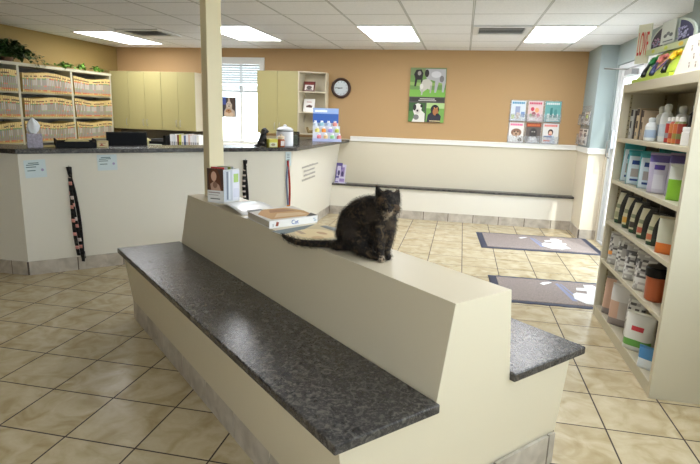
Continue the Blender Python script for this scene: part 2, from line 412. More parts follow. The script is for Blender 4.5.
b.build('frame', ALU, w5); bx('pane', (-.36,YF-.055,.40), (1.66,YF-.05,2.24), GLASS, w5)

# ---------------------------------------------------------------- ceiling lights and vents
DIFF = M('light_diffuser', (250,251,255), .5, emit=13)
lab = {0:'ceiling light over the file shelves, furthest left', 1:'ceiling light beside the cream post', 2:'ceiling light above the wall poster', 3:'ceiling light nearest the glass door', 4:'ceiling light added out of view for fill, above the bookshelf front', 5:'ceiling light added out of view for fill, behind the camera'}
for k, (x, y) in enumerate(((-4.72, 7.0), (-2.72, 6.54), (-.898, 6.54), (.932, 6.54), (.932, 2.88), (-.898, -.78))):  # the last pair are unseen fixtures added to brighten the near room
    t = thing('ceiling_light', 'bright flat fluorescent '+lab[k], 'ceiling light', (x, y, H), 'ceiling light panels')
    b = MB(); a, c = .305, .61
    for (x0,y0,x1,y1) in ((-a,-c,-a+.02,c),(a-.02,-c,a,c),(-a+.02,-c,a-.02,-c+.02),(-a+.02,c-.02,a-.02,c)): b.box((x+x0,y+y0,H-.012),(x+x1,y+y1,H-.001), WHITE)
    b.build('frame', WHITE, t)
    bx('diffuser', (x-a+.02, y-c+.02, H-.009), (x+a-.02, y+c-.02, H-.003), DIFF, t)
VENTM = M('vent_metal', (214,216,218), .4)
for x, y, l in ((.32, 6.235, 'rectangular slotted ceiling air vent between the two right-hand light panels'), (-3.98, 6.5, 'rectangular slotted ceiling air vent between the two left-hand light panels')):
    t = thing('ceiling_vent', l, 'air vent', (x, y, H), 'ceiling air vents')
    a = .29; b = MB()
    for (x0,y0,x1,y1) in ((-a,-a,a,-a+.08),(-a,a-.08,a,a),(-a,-a+.08,-a+.06,a-.08),(a-.06,-a+.08,a,a-.08)): b.box((x+x0,y+y0,H-.015),(x+x1,y+y1,H-.001), VENTM)
    b.build('frame', VENTM, t)
    bx('backing', (x-a+.05, y-a+.07, H-.004), (x+a-.05, y+a-.07, H-.001), K((96,96,98)), t)
    for k in range(4): MB().obox((x, y-.15+k*.10, H-.018), (a-.05,0,0), (0,.042,.006), (0,-.0003,.0015), VENTM).build('slat', VENTM, t)

# ---------------------------------------------------------------- waiting bench with divider (island)
A_ = V((-.7349,.6782,0)); N_ = V((.6782,.7349,0))
def uv(u, v, z=0): return A_*u + N_*v + V((0,0,z))
island = thing('waiting_bench', 'double sided cream waiting bench with tapered centre divider and dark speckled seats', 'bench', uv(2.57,1.49))
prof = [(.93,0),(.862,.495),(1.278,.495),(1.343,.885),(1.646,.885),(1.692,.495),(2.112,.495),(2.04,0)]
MB().prism([uv(1.21,v,z) for v, z in prof], [uv(3.93,v,z) for v, z in prof], CREAM).build('body', CREAM, island)
for va, vb in ((.83,1.278),(1.692,2.19)):
    lo = [uv(1.185,va,.496),uv(1.185,vb,.496),uv(3.955,vb,.496),uv(3.955,va,.496)]
    MB().prism(lo[::-1], [p+V((0,0,.036)) for p in lo][::-1], STONE).build('seat', STONE, island, .006)
def tiles_uv(pts, name):
    p = [uv(*q) for q in pts]; return band(name, [(p[i].x,p[i].y,p[i+1].x,p[i+1].y) for i in range(len(p)-1)], .15, .014, .36, 0, island)
tiles_uv([(3.93,.925),(1.21,.925)][::-1][::-1], 'base_tiles')
tiles_uv([(1.205,.915),(1.205,2.045)], 'base_tiles')
tiles_uv([(1.21,2.048),(3.93,2.048)], 'base_tiles')
# post
pc = uv(3.80,1.50)
b = MB(); hw = .056
lo = [pc+A_*i*hw+N_*j*hw+V((0,0,.886)) for i, j in ((-1,-1),(1,-1),(1,1),(-1,1))]
b.prism(lo, [q+V((0,0,H-.886)) for q in lo], POSTM)
tag(b.build('support_post', POSTM, None, .006), 'square cream post rising from the bench divider to the ceiling', 'post')

# ---------------------------------------------------------------- reception counter
A0 = V((-3.736,3.975,0)); D0 = V((.7161,.6980,0)); N0 = V((.698,-.7161,0))
def cs(s, t=0, z=0): return A0 + D0*s - N0*t + V((0,0,z))            # t behind the front face
ctr = thing('reception_counter', 'long angled reception counter with pale panels and dark speckled top', 'counter', (-3.0,5.5,0))
ZC = 1.13
bot = [(-5.5,3.955),(-3.736,3.975),(-1.95,5.716),(-1.95,YB-.002),(-2.07,YB-.002),(-2.07,5.77),(-3.79,4.095),(-5.5,4.075)]
top = [(-5.5,3.955),(-3.736,3.975),(-1.846,5.817),(-1.82,YB-.002),(-1.94,YB-.002),(-1.97,5.86),(-3.79,4.095),(-5.5,4.075)]
MB().prism([(x,y,0) for x,y in bot], [(x,y,ZC-.042) for x,y in top], PANEL).build('panel', PANEL, ctr)
tp = [(-5.54,3.925),(-3.722,3.942),(-1.80,5.80),(-1.675,YB-.003),(-2.2,YB-.003),(-2.22,6.03),(-3.90,4.40),(-5.54,4.38)]
MB().prism([(x,y,ZC-.041) for x,y in tp], [(x,y,ZC) for x,y in tp], STONE).build('countertop', STONE, ctr, .006)
wk = [(-5.54,4.08),(-3.80,4.10),(-2.08,5.78),(-2.08,7.45),(-2.75,7.45),(-2.75,6.1),(-4.05,4.75),(-5.54,4.75)]
MB().prism([(x,y,.70) for x,y in wk], [(x,y,.74) for x,y in wk], STONE).build('desk_top', STONE, ctr)
band('base_tiles', [(-5.5,3.955,-3.736,3.975),(-3.736,3.975,-1.95,5.716),(-1.95,5.716,-1.95,YB-.01)], .125, .014, .40, 0, ctr)
# notices
def note(s, z, w, h, label, name='paper_notice', lines=True, tilt=0):
    U = D0*w*math.cos(tilt)+V((0,0,w*math.sin(tilt))); W = V((0,0,h*math.cos(tilt)))-D0*h*math.sin(tilt)
    sh = [('r',0,0,1,1,(212,226,230))]
    if lines:
        for (x0,x1,y) in ((.2,.68,.8),(.1,.45,.7),(.45,.7,.71),(.08,.55,.58),(.12,.5,.38)): sh.append(('r',x0,y,x1,y+.05,(92,122,126)))
        sh.append(('e',.82,.42,.07,.08,(168,160,196)))
    else:
        for q in (.8,.68,.56,.4): sh.append(('r',.25,q,.7,q+.05,(120,140,150)))
    o = art(name, cs(s,-.004,z), U, W, sh, back=.002); return tag(o, label, 'notice', 'notices taped to the counter front')
note(.045, .875, .165, .155, 'pale blue printed notice taped to the counter front beside its left corner', tilt=.05)
note(.625, .925, .17, .145, 'pale blue printed notice taped to the counter front below the monitor', tilt=.02)
note(2.545, .925, .07, .155, 'narrow pale blue notice taped at the counter corner above the orange leash', lines=False)
# small lettered verse on the side panel of the counter (illegible in the photograph: broken grey strokes)
b = MB()
for y0, y1, z in ((6.20,6.93,.865),(6.30,6.78,.81),(6.32,6.84,.755),(6.26,6.86,.70)):
    y = y0
    while y < y1:
        l = rnd(.03,.07); x = -1.95+.12*(z/1.09)+.0035
        b.box((x-.001, y, z-.012), (x+.0006, min(y1,y+l), z+rnd(.006,.014)), K((172,168,162))); y += l+.012
tag(b.build('wall_lettering', None), 'small grey lettered verse on the white side panel of the counter', 'lettering')

# ---------------------------------------------------------------- leashes
def leash(name, s, ztop, zbot, cols, label, seed, wdt=.011, sweep=.03, plane=None):
    t = thing(name, label, 'leash', (plane(0,0,ztop) if plane else cs(s,-.012,ztop)), 'pet leashes hanging on the counter')
    r = random.Random(seed); pl = plane or (lambda a, off, z: cs(s+a, -.008-off, z))
    for q in range(len(cols)):
        pts = []; n = 26; top = ztop - .002
        for k in range(n+1):
            f = k/n; z = top - (top-zbot+q*.03)*f
            a = (q-(len(cols)-1)/2)*.018*min(1,f*4) + sweep*f + .010*math.sin(5*f+q*2+seed)
            pts.append(pl(a, .006+.004*q, z))
        b = MB()
        for k in range(n):
            c = cols[q][k % len(cols[q])]
            b.tube([pts[k], pts[k+1]], wdt, K(c), 6, .35)
        b.build('strap', None, t)
    b = MB(); b.tube([pl(0,0,ztop-.01), pl(0,.02,ztop), pl(0,.022,ztop+.012)], .004, METAL, 6); b.build('hook', METAL, t)
    b = MB(); b.tube([pl(sweep,.012,zbot+.07), pl(sweep+.03,.014,zbot+.03), pl(sweep+.035,.014,zbot-.03), pl(sweep,.012,zbot-.02)], .012, K(cols[0][0]), 6, .4); b.build('loop', None, t)
BK = (14,12,16); PK = (226,160,150); WH = (228,214,210)
leash('pet_leash', .385, .97, .14, [[BK,BK,BK,PK],[BK,BK,WH,BK,PK,BK],[BK]], 'long black leash with pink and white checks hanging between the two counter notices', 1, .019, .045)
leash('pet_leash', 2.065, 1.0, .5, [[BK,BK,WH],[BK]], 'black leash with white flecks hanging on the counter front right of the post', 2, .018, .0)
leash('pet_leash', 2.575, .985, .38, [[(128,140,168)],[(196,70,60)]], 'grey blue and red leash with an orange end hanging at the counter corner', 3, .012, .0)
o = MB().obox(cs(2.575,-.02,.43), D0*.018, N0*.006, V((0,0,.05)), K((236,150,40))).build('orange_end', None, bpy.data.objects['pet_leash.002'])
o['label'] = 'orange end of the leash'

# ---------------------------------------------------------------- wall bench on the back wall
wb = thing('wall_bench', 'low built-in cream bench with thin dark top along the back wall', 'bench', (-.15, YB-.1, 0))
bx('front_panel', (-1.93, YB-.14, 0), (1.598, YB-.003, .445), PANEL, wb)
bx('seat', (-1.94, YB-.17, .446), (1.598, YB-.003, .476), STONE, wb, .005)
band('base_tiles', [(-1.93, YB-.14, 1.598, YB-.14)], .125, .014, TS, 0, wb)

# ---------------------------------------------------------------- wall cabinets
def cabinet(x0, x1, doors, z0, z1, label, handles, side=None):
    t = thing('wall_cabinet', label, 'cabinet', ((x0+x1)/2, YB, z0), 'pale yellow wall cabinets')
    yf = YB-.33
    bx('body', (x0, yf+.02, z0), (x1, YB-.002, z1), CREAM, t)
    w = (x1-x0)/doors
    for k in range(doors):
        d = bx('door', (x0+k*w+.002, yf, z0+.002), (x0+(k+1)*w-.002, yf+.019, z1-.002), CAB, t, .0015)
        hx = x0+(k+.88)*w if handles[k] == 'r' else x0+(k+.12)*w
        b = MB(); b.tube([(hx,yf,z0+.06),(hx,yf-.025,z0+.07),(hx,yf-.025,z0+.15),(hx,yf,z0+.16)], .0045, METAL, 6)
        b.build('handle', METAL, d)
    return t
cabinet(-5.48, -5.165, 1, 1.17, 2.05, 'pale yellow single door wall cabinet in the left room corner', 'r')
cabinet(-5.163, -4.60, 2, 1.17, 2.05, 'pale yellow two door wall cabinet next to the corner cabinet', 'rl')
cabinet(-4.598, -4.035, 2, 1.17, 2.05, 'pale yellow two door wall cabinet just left of the cream post', 'rl')
cabinet(-3.03, -2.402, 2, 1.19, 2.095, 'pale yellow two door wall cabinet right of the window', 'rl')
os_ = thing('open_shelf_unit', 'narrow open wall shelf unit at the end of the cabinets beside the clock', 'shelf', (-2.21, YB, 1.19))
for n_, a, c in (('side_panel',(-2.40,YB-.33,1.19),(-2.384,YB-.002,2.095)),('side_panel',(-2.036,YB-.16,1.19),(-2.02,YB-.002,2.095)),('back_panel',(-2.384,YB-.012,1.19),(-2.036,YB-.002,2.095))): bx(n_, a, c, CREAM, os_)
for z in (1.19, 1.505, 1.80, 2.079):
    sh = [(-2.384,YB-.012,z),(-2.384,YB-.33,z),(-2.32,YB-.33,z),(-2.036,YB-.16,z),(-2.036,YB-.012,z)]
    MB().prism(sh, [(x,y,q+.016) for x,y,q in sh], CREAM).build('shelf', CREAM, os_)
def frame_pic(x, z, w, h, col, inner, label):
    t = thing('picture_frame', label, 'picture frame', (x, YB-.16, z)); dy = .05
    U = V((w,.02,0)); W = V((0,dy,h)); O = V((x-w/2, YB-.20, z+.001))
    Nn = U.cross(W).normalized()
    MB().obox(O+U/2+W/2-Nn*.008, U/2, W/2, Nn*.007, K(col,.35)).build('frame', None, t)
    art('picture', O+U*.12+W*.12, U*.76, W*.76, inner, t)
    MB().obox(O+U/2+V((0,.07,h*.4)), (.01,0,0), (0,.002,0), (0,.02,h*.4), K(col)).build('easel_back', None, t)
frame_pic(-2.275, 1.817, .17, .145, (96,32,26), [('r',0,0,1,1,(232,226,220)),('r',0,.7,1,1,(120,40,34)),('e',.5,.36,.3,.24,(96,84,80)),('r',.15,.05,.85,.14,(60,50,48))], 'dark red framed picture on the top tier of the open shelf')
frame_pic(-2.275, 1.522, .165, .19, (236,234,230), [('r',0,0,1,1,(238,236,232)),('p',[(.15,.3),(.85,.26),(.9,.46),(.55,.56),(.2,.45)],(92,62,56)),('r',.2,.8,.8,.86,(190,120,110))], 'white framed picture of a small brown animal on the middle tier of the open shelf')
fg = [[(-2.27,YB-.17,1.235,.028),(-2.21,YB-.17,1.235,.026)],[(-2.275,YB-.18,1.24,.022),(-2.29,YB-.19,1.285,.02)],[(-2.21,YB-.165,1.24,.02),(-2.19,YB-.165,1.275,.013)],[(-2.28,YB-.185,1.25,.012),(-2.28,YB-.185,1.215,.009)],[(-2.21,YB-.185,1.25,.012),(-2.21,YB-.185,1.215,.009)]]
tag(organic('animal_figurine', fg, M('brass_figurine',(150,128,84),.4,.3), vox=.004, smooth=2, loc=(-2.24,YB-.17,1.207)), 'small bronze coloured animal figurine on the bottom tier of the open shelf', 'figurine')

# back work counter under the cabinets
bc = thing('back_counter', 'low work counter under the wall cabinets behind reception', 'counter', (-4.0, YB-.3, 0))
bx('base_cabinet', (-5.27, YB-.58, 0), (-2.1, YB-.003, .865), CAB, bc)
bx('worktop', (-5.28, YB-.62, .866), (-2.09, YB-.003, .905), CREAM, bc, .004)
bx('backsplash', (-5.53, YB-.03, .905), (-3.9, YB-.003, 1.165), M('backsplash_taupe',(120,112,98),.5), bc)
ZB = .906
r = random.Random(3); x = -4.44; k = 0
pal = [(232,232,236),(220,222,226),(208,214,224),(236,236,232),(120,60,56),(196,200,90),(230,228,226),(90,110,150),(226,226,230),(214,190,180)]
where = ['first','second','third','fourth','fifth','sixth','seventh','eighth','ninth','tenth','eleventh','twelfth','thirteenth','fourteenth']
while x < -3.92 and k < 14:
    w_ = r.uniform(.026,.042); h_ = r.uniform(.195,.225); c = pal[k % len(pal)]
    b = MB(); b.box((x, YB-.40, ZB), (x+w_-.002, YB-.18, ZB+h_), K(c)); b.box((x+.004, YB-.4012, ZB+.03), (x+w_-.006, YB-.4, ZB+.10), K(tuple(max(0,q-70) for q in c)))
    cn = {(120,60,56):'dark red',(196,200,90):'yellow green',(90,110,150):'blue',(214,190,180):'pinkish'}.get(c,'pale')
    tag(b.build('ring_binder', None), '%s binder on the back counter, %s from the left of the row' % (cn, where[k]), 'binder', 'binders on the back counter'); x += w_; k += 1
b = thing('label_printer', 'small black office printer on the back counter beside the binders', 'printer', (-4.62, YB-.4, ZB))
bx('body', (-4.74,YB-.50,ZB), (-4.50,YB-.22,ZB+.10), BLACK, b, .008); bx('lid', (-4.73,YB-.46,ZB+.10), (-4.51,YB-.22,ZB+.135), GREYD, b, .006); bx('paper_tray', (-4.72,YB-.56,ZB+.045), (-4.52,YB-.50,ZB+.055), K((200,206,190)), b)
b = thing('stapler', 'dark desk organiser on the back counter right of the printer', 'desk organiser', (-4.47, YB-.35, ZB)); b.name='desk_organiser'
bx('tray', (-4.495,YB-.5,ZB), (-4.45,YB-.2,ZB+.19), BLACK, b)
b = thing('tissue_canister', 'small cream box with rounded lid on the back counter left of the printer', 'box', (-4.86, YB-.4, ZB))
bx('body', (-4.93,YB-.46,ZB), (-4.79,YB-.32,ZB+.11), K((206,200,150)), b, .01); MB().ball((-4.86,YB-.39,ZB+.112), .055, K((214,208,160)), 12, (1,1,.5)).build('lid', None, b)

# monitor, on the lower desk, seen above the counter
mo = thing('computer_monitor', 'black flat computer monitor standing behind the counter', 'monitor', cs(.98,.52,.741))
c = cs(.98,.47,1.135); MB().obox(c, D0*.195, N0*.018, V((0,0,.125)), BLACK).build('screen', BLACK, mo, .006)
MB().obox(c+N0*.0185, D0*.18, N0*.0008, V((0,0,.11)), M('screen_back',(9,10,16),.5,spec=.15)).build('back_panel', None, mo)
MB().obox(cs(.98,.5,.86), D0*.03, N0*.012, V((0,0,.115)), BLACK).build('stand', BLACK, mo)
MB().obox(cs(.98,.52,.748), D0*.12, N0*.08, V((0,0,.006)), BLACK).build('base', BLACK, mo, .004)
# things on the counter
tb = thing('tissue_box', 'square patterned tissue box with a tissue pulled up on the counter', 'tissue box', cs(.145,.15,ZC))
TB = M('tissue_box_print', (176,170,186), .6, noise=.28, nscale=60)
MB().obox(cs(.145,.15,ZC+.061), D0*.06, N0*.055, V((0,0,.06)), TB).build('box', TB, tb, .003)
p = cs(.14,.15,ZC+.121)
b = MB(); rings = []
for i, (rr_, zz) in enumerate(((.022,0),(.040,.03),(.046,.07),(.030,.11),(.005,.14))):
    rings += [p + D0*(rr_*math.cos(a*math.pi/7)*(1+.34*math.sin(3*a+zz*14))) + N0*(rr_*.5*math.sin(a*math.pi/7)*(1+.4*math.cos(4*a+zz*9))) + V((0,0,zz+.006*math.sin(2*a))) for a in range(14)]
b.add(rings, [(i*14+k,i*14+(k+1)%14,(i+1)*14+(k+1)%14,(i+1)*14+k) for i in range(4) for k in range(14)]+[[4*14+k for k in range(14)]], M('tissue',(236,240,246),.9), True)
b.build('tissue', None, tb)
tr = thing('paper_tray', 'shallow black paper tray holding forms on the counter beside the tissue box', 'tray', cs(.475,.22,ZC))
b = MB(); b.obox(cs(.475,.22,ZC+.004), D0*.165, N0*.12, V((0,0,.003)), BLACK)
for a in (-1,1):
    b.obox(cs(.475+a*.163,.22,ZC+.04), D0*.003, N0*.12, V((0,0,.036)), BLACK); b.obox(cs(.475,.22+a*.118,ZC+.03), D0*.165, N0*.003, V((0,0,.026)), BLACK)
b.build('tray', BLACK, tr)
PAP = M('form_paper', (214,196,140), .7)
for k, (s_, l_) in enumerate(((.46,'sheaf of manila forms heaped in the black paper tray'),)):
    tag(MB().prism([cs(.36,.14,ZC+.008),cs(.62,.14,ZC+.008),cs(.62,.30,ZC+.008),cs(.36,.30,ZC+.008)],[cs(.41,.17,ZC+.075),cs(.58,.16,ZC+.068),cs(.57,.28,ZC+.066),cs(.42,.28,ZC+.078)],PAP).build('paper_sheaf',None), l_, 'papers')
cbx = thing('card_box', 'small cream card holder with red print on the counter by the monitor', 'card holder', cs(.70,.17,ZC))
MB().obox(cs(.70,.17,ZC+.03), D0*.05, N0*.035, V((0,0,.03)), K((216,196,140))).build('box', None, cbx, .002)
art('print', cs(.655,.134,ZC+.006), D0*.09, V((0,0,.04)), [('r',0,0,1,1,(232,214,170)),('p',[(.15,.2),(.4,.7),(.6,.3),(.85,.2)],(190,80,50)),('r',.2,.75,.8,.88,(180,100,60))], cbx)
tag(MB().obox(cs(.255,.2,ZC+.009), D0*.05, N0*.04, V((0,0,.008)), K((206,186,120))).build('note_pad',None), 'small yellow note pad between the tissue box and the paper tray', 'note pad')

# dog figurine, candle, box, canister, mesh tray
dg = cs(2.33,.12,ZC)
def dp(a, t, z, r_): q = dg + D0*a - N0*t; return (q.x, q.y, ZC+z, r_)
o = thing('dog_figurine', 'small black sitting dog figurine on the counter corner', 'figurine', dg)
organic('body', [[dp(-.03,0,.04,.036),dp(-.01,0,.09,.034),dp(.01,0,.135,.028),dp(.02,0,.175,.028)],[dp(-.045,.0,.02,.022),dp(-.075,0,.012,.014),dp(-.10,0,.01,.009)],[dp(.02,-.015,.1,.016),dp(.035,-.02,.05,.012),dp(.04,-.02,.011,.013)],[dp(.02,.015,.1,.016),dp(.035,.02,.05,.012),dp(.04,.02,.011,.013)],[dp(.02,0,.178,.03),dp(.052,0,.165,.017)],[dp(.005,-.026,.18,.012),dp(.0,-.032,.145,.014)],[dp(.005,.026,.18,.012),dp(.0,.032,.145,.014)],[dp(-.03,-.025,.03,.026),dp(.01,-.03,.012,.014)]], M('figurine_black',(30,26,26),.45), o, .004, 3)
MB().ball(dp(.07,0,.168,0)[:3], .007, K((90,70,60))).build('nose', None, o)
o = thing('sample_box', 'small yellow and white carton beside the dog figurine', 'carton', cs(2.40,.03,ZC))
MB().obox(cs(2.40,.03,ZC+.045), D0*.052, N0*.03, V((0,0,.044)), K((214,208,90))).build('carton', None, o, .002)
art('label_panel', cs(2.352,-.0005,ZC+.006), D0*.09, V((0,0,.045)), [('r',0,0,1,1,(226,226,200)),('e',.5,.5,.28,.3,(160,150,120))], o)
o = thing('candle_jar', 'amber jar candle with white label beside the canister', 'candle', cs(2.51,.04,ZC))
q = cs(2.51,.04,ZC)
MB().lathe(q, [(.038,0),(.042,.01),(.042,.075),(.034,.088)], K((160,84,48),.2)).build('jar', None, o)
MB().lathe(q+V((0,0,.088)), [(.037,0),(.038,.028),(.03,.034),(.012,.036),(.014,.048),(.004,.05)], K((226,206,180),.3)).build('lid', None, o)
MB().obox(q+N0*.0405+V((0,0,.042)), D0*.02, N0*.002, V((0,0,.026)), K((232,226,222))).build('label_patch', None, o)
o = thing('treat_canister', 'large white ceramic canister with dark ringed domed lid on the counter', 'canister', cs(2.63,.19,ZC))
q = cs(2.63,.19,ZC); WC = M('white_ceramic',(230,232,238),.2)
MB().lathe(q, [(.09,0),(.096,.008),(.096,.172),(.09,.18)], WC, 28).build('jar', None, o)
MB().lathe(q+V((0,0,.168)), [(.0975,0),(.0975,.008)], BLACK, 28).build('rim_band', None, o)
MB().lathe(q+V((0,0,.18)), [(.094,0),(.094,.01),(.07,.03),(.035,.04),(.018,.042),(.022,.055),(.01,.064)], WC, 28).build('lid', None, o)
o = thing('mesh_tray', 'black wire mesh desk file on the counter right of the white canister', 'desk organiser', (-1.98,6.15,ZC))
MESH = M('wire_mesh',(60,66,58),.6); b = MB()
def wires(b, O, U, W, n, m):
    for k in range(n+1):
        a = O+U*k/n; b.tube([a, a+W], .0012, BLACK, 4)
    for k in range(m+1):
        a = O+W*k/m; b.tube([a, a+U], .0012, BLACK, 4)
q0 = V((-2.08,6.10,ZC+.003)); U = V((.20,.06,0)); W = V((0,0,.15)); Dp = V((-.04,.12,0))
wires(b, q0, U, W, 22, 16); wires(b, q0, Dp, W, 12, 16); wires(b, q0+U, Dp, W, 12, 16); wires(b, q0+Dp, U, W, 22, 16)
b.build('mesh_wall', BLACK, o)
b = MB()
for a in (q0, q0+U, q0+Dp, q0+U+Dp): b.tube([a, a+W], .003, BLACK, 5)
for z in (V((0,0,.002)), W):
    b.tube([q0+z, q0+U+z, q0+U+Dp+z, q0+Dp+z, q0+z], .003, BLACK, 5)
b.build('rim', BLACK, o)
o = tag(MB().obox(q0+U*.5+Dp*.5+V((0,0,.06)), U*.42, Dp*.25, V((0,0,.055)), K((150,160,140))).build('envelope_stack',None), 'stack of grey green leaflets standing inside the wire mesh desk file', 'leaflets')

# blue counter display with bottles
o = thing('counter_display', 'blue and white cardboard counter display with three stepped tiers', 'display stand', (-1.88,7.3,ZC))
BLUE = K((176,186,224)); LB = K((178,196,226)); ux_ = V((.96,.28,0)); un = V((.28,-.96,0))     # faces the room
base = V((-2.02,7.22,ZC))
def dsp(a, t, z): return base + ux_*a - un*t + V((0,0,z))
MB().obox(dsp(.19,.235,.225), ux_*.18, un*.006, V((0,0,.225)), LB).build('back_card', None, o)
art('header_print', dsp(.01,.2285,.0), ux_*.36, V((0,0,.45)), [('r',0,.55,1,.83,(52,94,170)),('r',0,.83,1,1,(150,176,222)),('r',.08,.88,.55,.94,(230,236,246)),('r',0,.0,1,.55,(196,204,214))], o)
for k in range(3):
    z = .035+.085*k; MB().obox(dsp(.20,.04+.075*k,z/2), ux_*.19, un*.037, V((0,0,z/2)), K((206,212,224))).build('tier', None, o)
MB().obox(dsp(.205,-.005,.02), ux_*.20, un*.006, V((0,0,.02)), BLUE).build('front_lip', None, o)
bc_ = [[(206,120,126),(226,196,150),(150,206,150),(214,130,130)],[(222,214,120),(236,150,60),(160,150,214),(196,206,90)],[(210,220,236),(160,200,214),(190,206,232),(214,140,130)]]
tn = ['bottom','middle','top']; pn = ['furthest left','second from left','second from right','furthest right']
for k in range(3):
    for j in range(4):
        zz = .036+.085*k; q = dsp(.045+j*.092+(2-k)*.026, .04+.075*k, zz); cc = bc_[k][j]
        t = thing('sample_bottle', 'small bottle on the %s tier of the blue counter display, %s' % (tn[k], pn[j]), 'bottle', q, 'bottles in the blue counter display')
        MB().lathe(q, [(.026,0),(.031,.004),(.031,.042),(.016,.052)], K(cc,.3), 12).build('body', None, t)
        MB().lathe(q+V((0,0,.052)), [(.02,0),(.02,.018),(.016,.02)], K((238,238,240),.3), 12).build('cap', None, t)

# ---------------------------------------------------------------- clock, poster, magazine racks
ck = thing('wall_clock', 'round wall clock with dark brown rim on the tan wall', 'clock', (-1.825,YB,1.885))
n = 36; R0, R1 = .148, .108
prof = [(R0,0),(R0,-.03),(R0-.012,-.038),(R1+.01,-.034),(R1,-.02),(R1,0)]
b = MB(); vs = []
for rr_, yy in prof: vs += [(-1.825+rr_*math.cos(2*math.pi*k/n), YB-.001+yy, 1.885+rr_*math.sin(2*math.pi*k/n)) for k in range(n)]
b.add(vs, [(i*n+k,i*n+(k+1)%n,(i+1)*n+(k+1)%n,(i+1)*n+k) for i in range(len(prof)-1) for k in range(n)], K((58,34,24),.3), True); b.build('rim', None, ck)
b = MB(); b.add([(-1.825+R1*math.cos(2*math.pi*k/n), YB-.015, 1.885+R1*math.sin(2*math.pi*k/n)) for k in range(n)], [list(range(n))], K((214,222,226),.3)); b.build('face', None, ck)
for k in range(12):
    a = k*math.pi/6; q = V((-1.825+.09*math.sin(a), YB-.0165, 1.885+.09*math.cos(a)))
    if k == 0: f_ = b = MB()
    b.obox(q, (.003,0,0), (0,.0006,0), (0,0,.006 if k % 3 else .01), K((70,70,76)))
b.build('hour_marks', None, ck)
for nm, ln, ang, wd in (('minute_hand',.082,-88,.0035),('hour_hand',.05,-96,.005)):
    a = math.radians(ang); d = V((math.sin(a),0,math.cos(a))); MB().obox(V((-1.825,YB-.019,1.885))+d*(ln/2-.01), d*(ln/2+.01), V((0,.0008,0)), d.cross(V((0,1,0)))*wd, BLACK).build(nm, None, ck)

po = thing('wall_poster', 'tall poster with cow and sheep above two dogs on the tan wall', 'poster', (-.54,YB,1.43))
px0, px1, pz0, pz1 = -.80, -.285, 1.43, 2.195
bx('board', (px0,YB-.018,pz0), (px1,YB-.001,pz1), K((70,70,66)), po)
O = V((px0,YB-.0185,pz0)); U = V((px1-px0,0,0)); W = V((0,0,pz1-pz0))
G1=(108,146,78); G2=(140,172,96); GR=(176,176,180); DK=(38,34,36)
S = [('r',0,0,1,1,(84,82,78)), ('r',.0,.47,1,1,G1), ('r',0,.86,1,1,(120,140,96)), ('r',0,.47,1,.6,(120,176,74)), ('p',[(0,.68),(.4,.66),(1,.7),(1,.75),(.5,.72),(0,.74)],G2),
 ('p',[(.12,.66),(.14,.8),(.1,.88),(.16,.96),(.3,.97),(.36,.9),(.34,.8),(.36,.66),(.31,.66),(.3,.78),(.2,.78),(.17,.66)],DK), ('e',.25,.9,.05,.04,(150,144,140)),
 ('p',[(.42,.98),(.98,.98),(.99,.74),(.95,.56),(.9,.56),(.9,.72),(.8,.74),(.74,.55),(.69,.55),(.7,.76),(.58,.78),(.5,.72),(.44,.84)],GR), ('e',.46,.9,.06,.07,(46,40,42)), ('e',.72,.88,.14,.06,(206,206,210)), ('e',.88,.8,.06,.06,(120,118,120)),
 ('p',[(.3,.68),(.36,.78),(.5,.8),(.62,.74),(.62,.68),(.55,.6),(.5,.62),(.42,.58),(.34,.54),(.28,.6)],(196,194,184)), ('p',[(.32,.5),(.36,.5),(.38,.6),(.33,.6)],(180,180,170)), ('e',.33,.66,.05,.05,(220,218,210)),('p',[(.56,.54),(.6,.54),(.62,.68),(.57,.68)],(170,168,160)),
 ('r',.02,.385,.98,.455,(58,58,56)), ('r',.3,.425,.72,.44,(200,200,196)), ('r',.26,.395,.76,.41,(190,190,186)),
 ('r',0,0,.47,.36,(84,128,64)), ('r',0,.2,.47,.36,(56,92,50)),
 ('p',[(.1,0),(.46,0),(.46,.16),(.36,.22),(.38,.32),(.26,.35),(.15,.32),(.13,.2),(.18,.12)],(222,220,214)), ('e',.17,.27,.045,.06,(40,36,36)), ('e',.36,.3,.035,.03,(30,28,28)), ('e',.25,.2,.07,.05,(206,200,194)), ('e',.25,.21,.03,.02,(40,32,30)), ('e',.22,.09,.08,.05,(120,120,118)),
 ('r',.5,0,1,.36,(120,168,80)), ('r',.5,.26,1,.36,(176,206,140)),
 ('p',[(.52,0),(.9,0),(.92,.12),(.8,.2),(.66,.2),(.55,.14)],(44,44,58)), ('e',.74,.24,.12,.09,(34,30,34)), ('e',.76,.2,.08,.07,(168,110,66)), ('e',.82,.14,.05,.03,(36,34,44)), ('e',.72,.27,.015,.012,(220,160,90)), ('e',.8,.27,.015,.012,(220,160,90)), ('r',.6,.02,.9,.035,(220,200,150))]
art('picture', O, U, W, S, po, .0003)

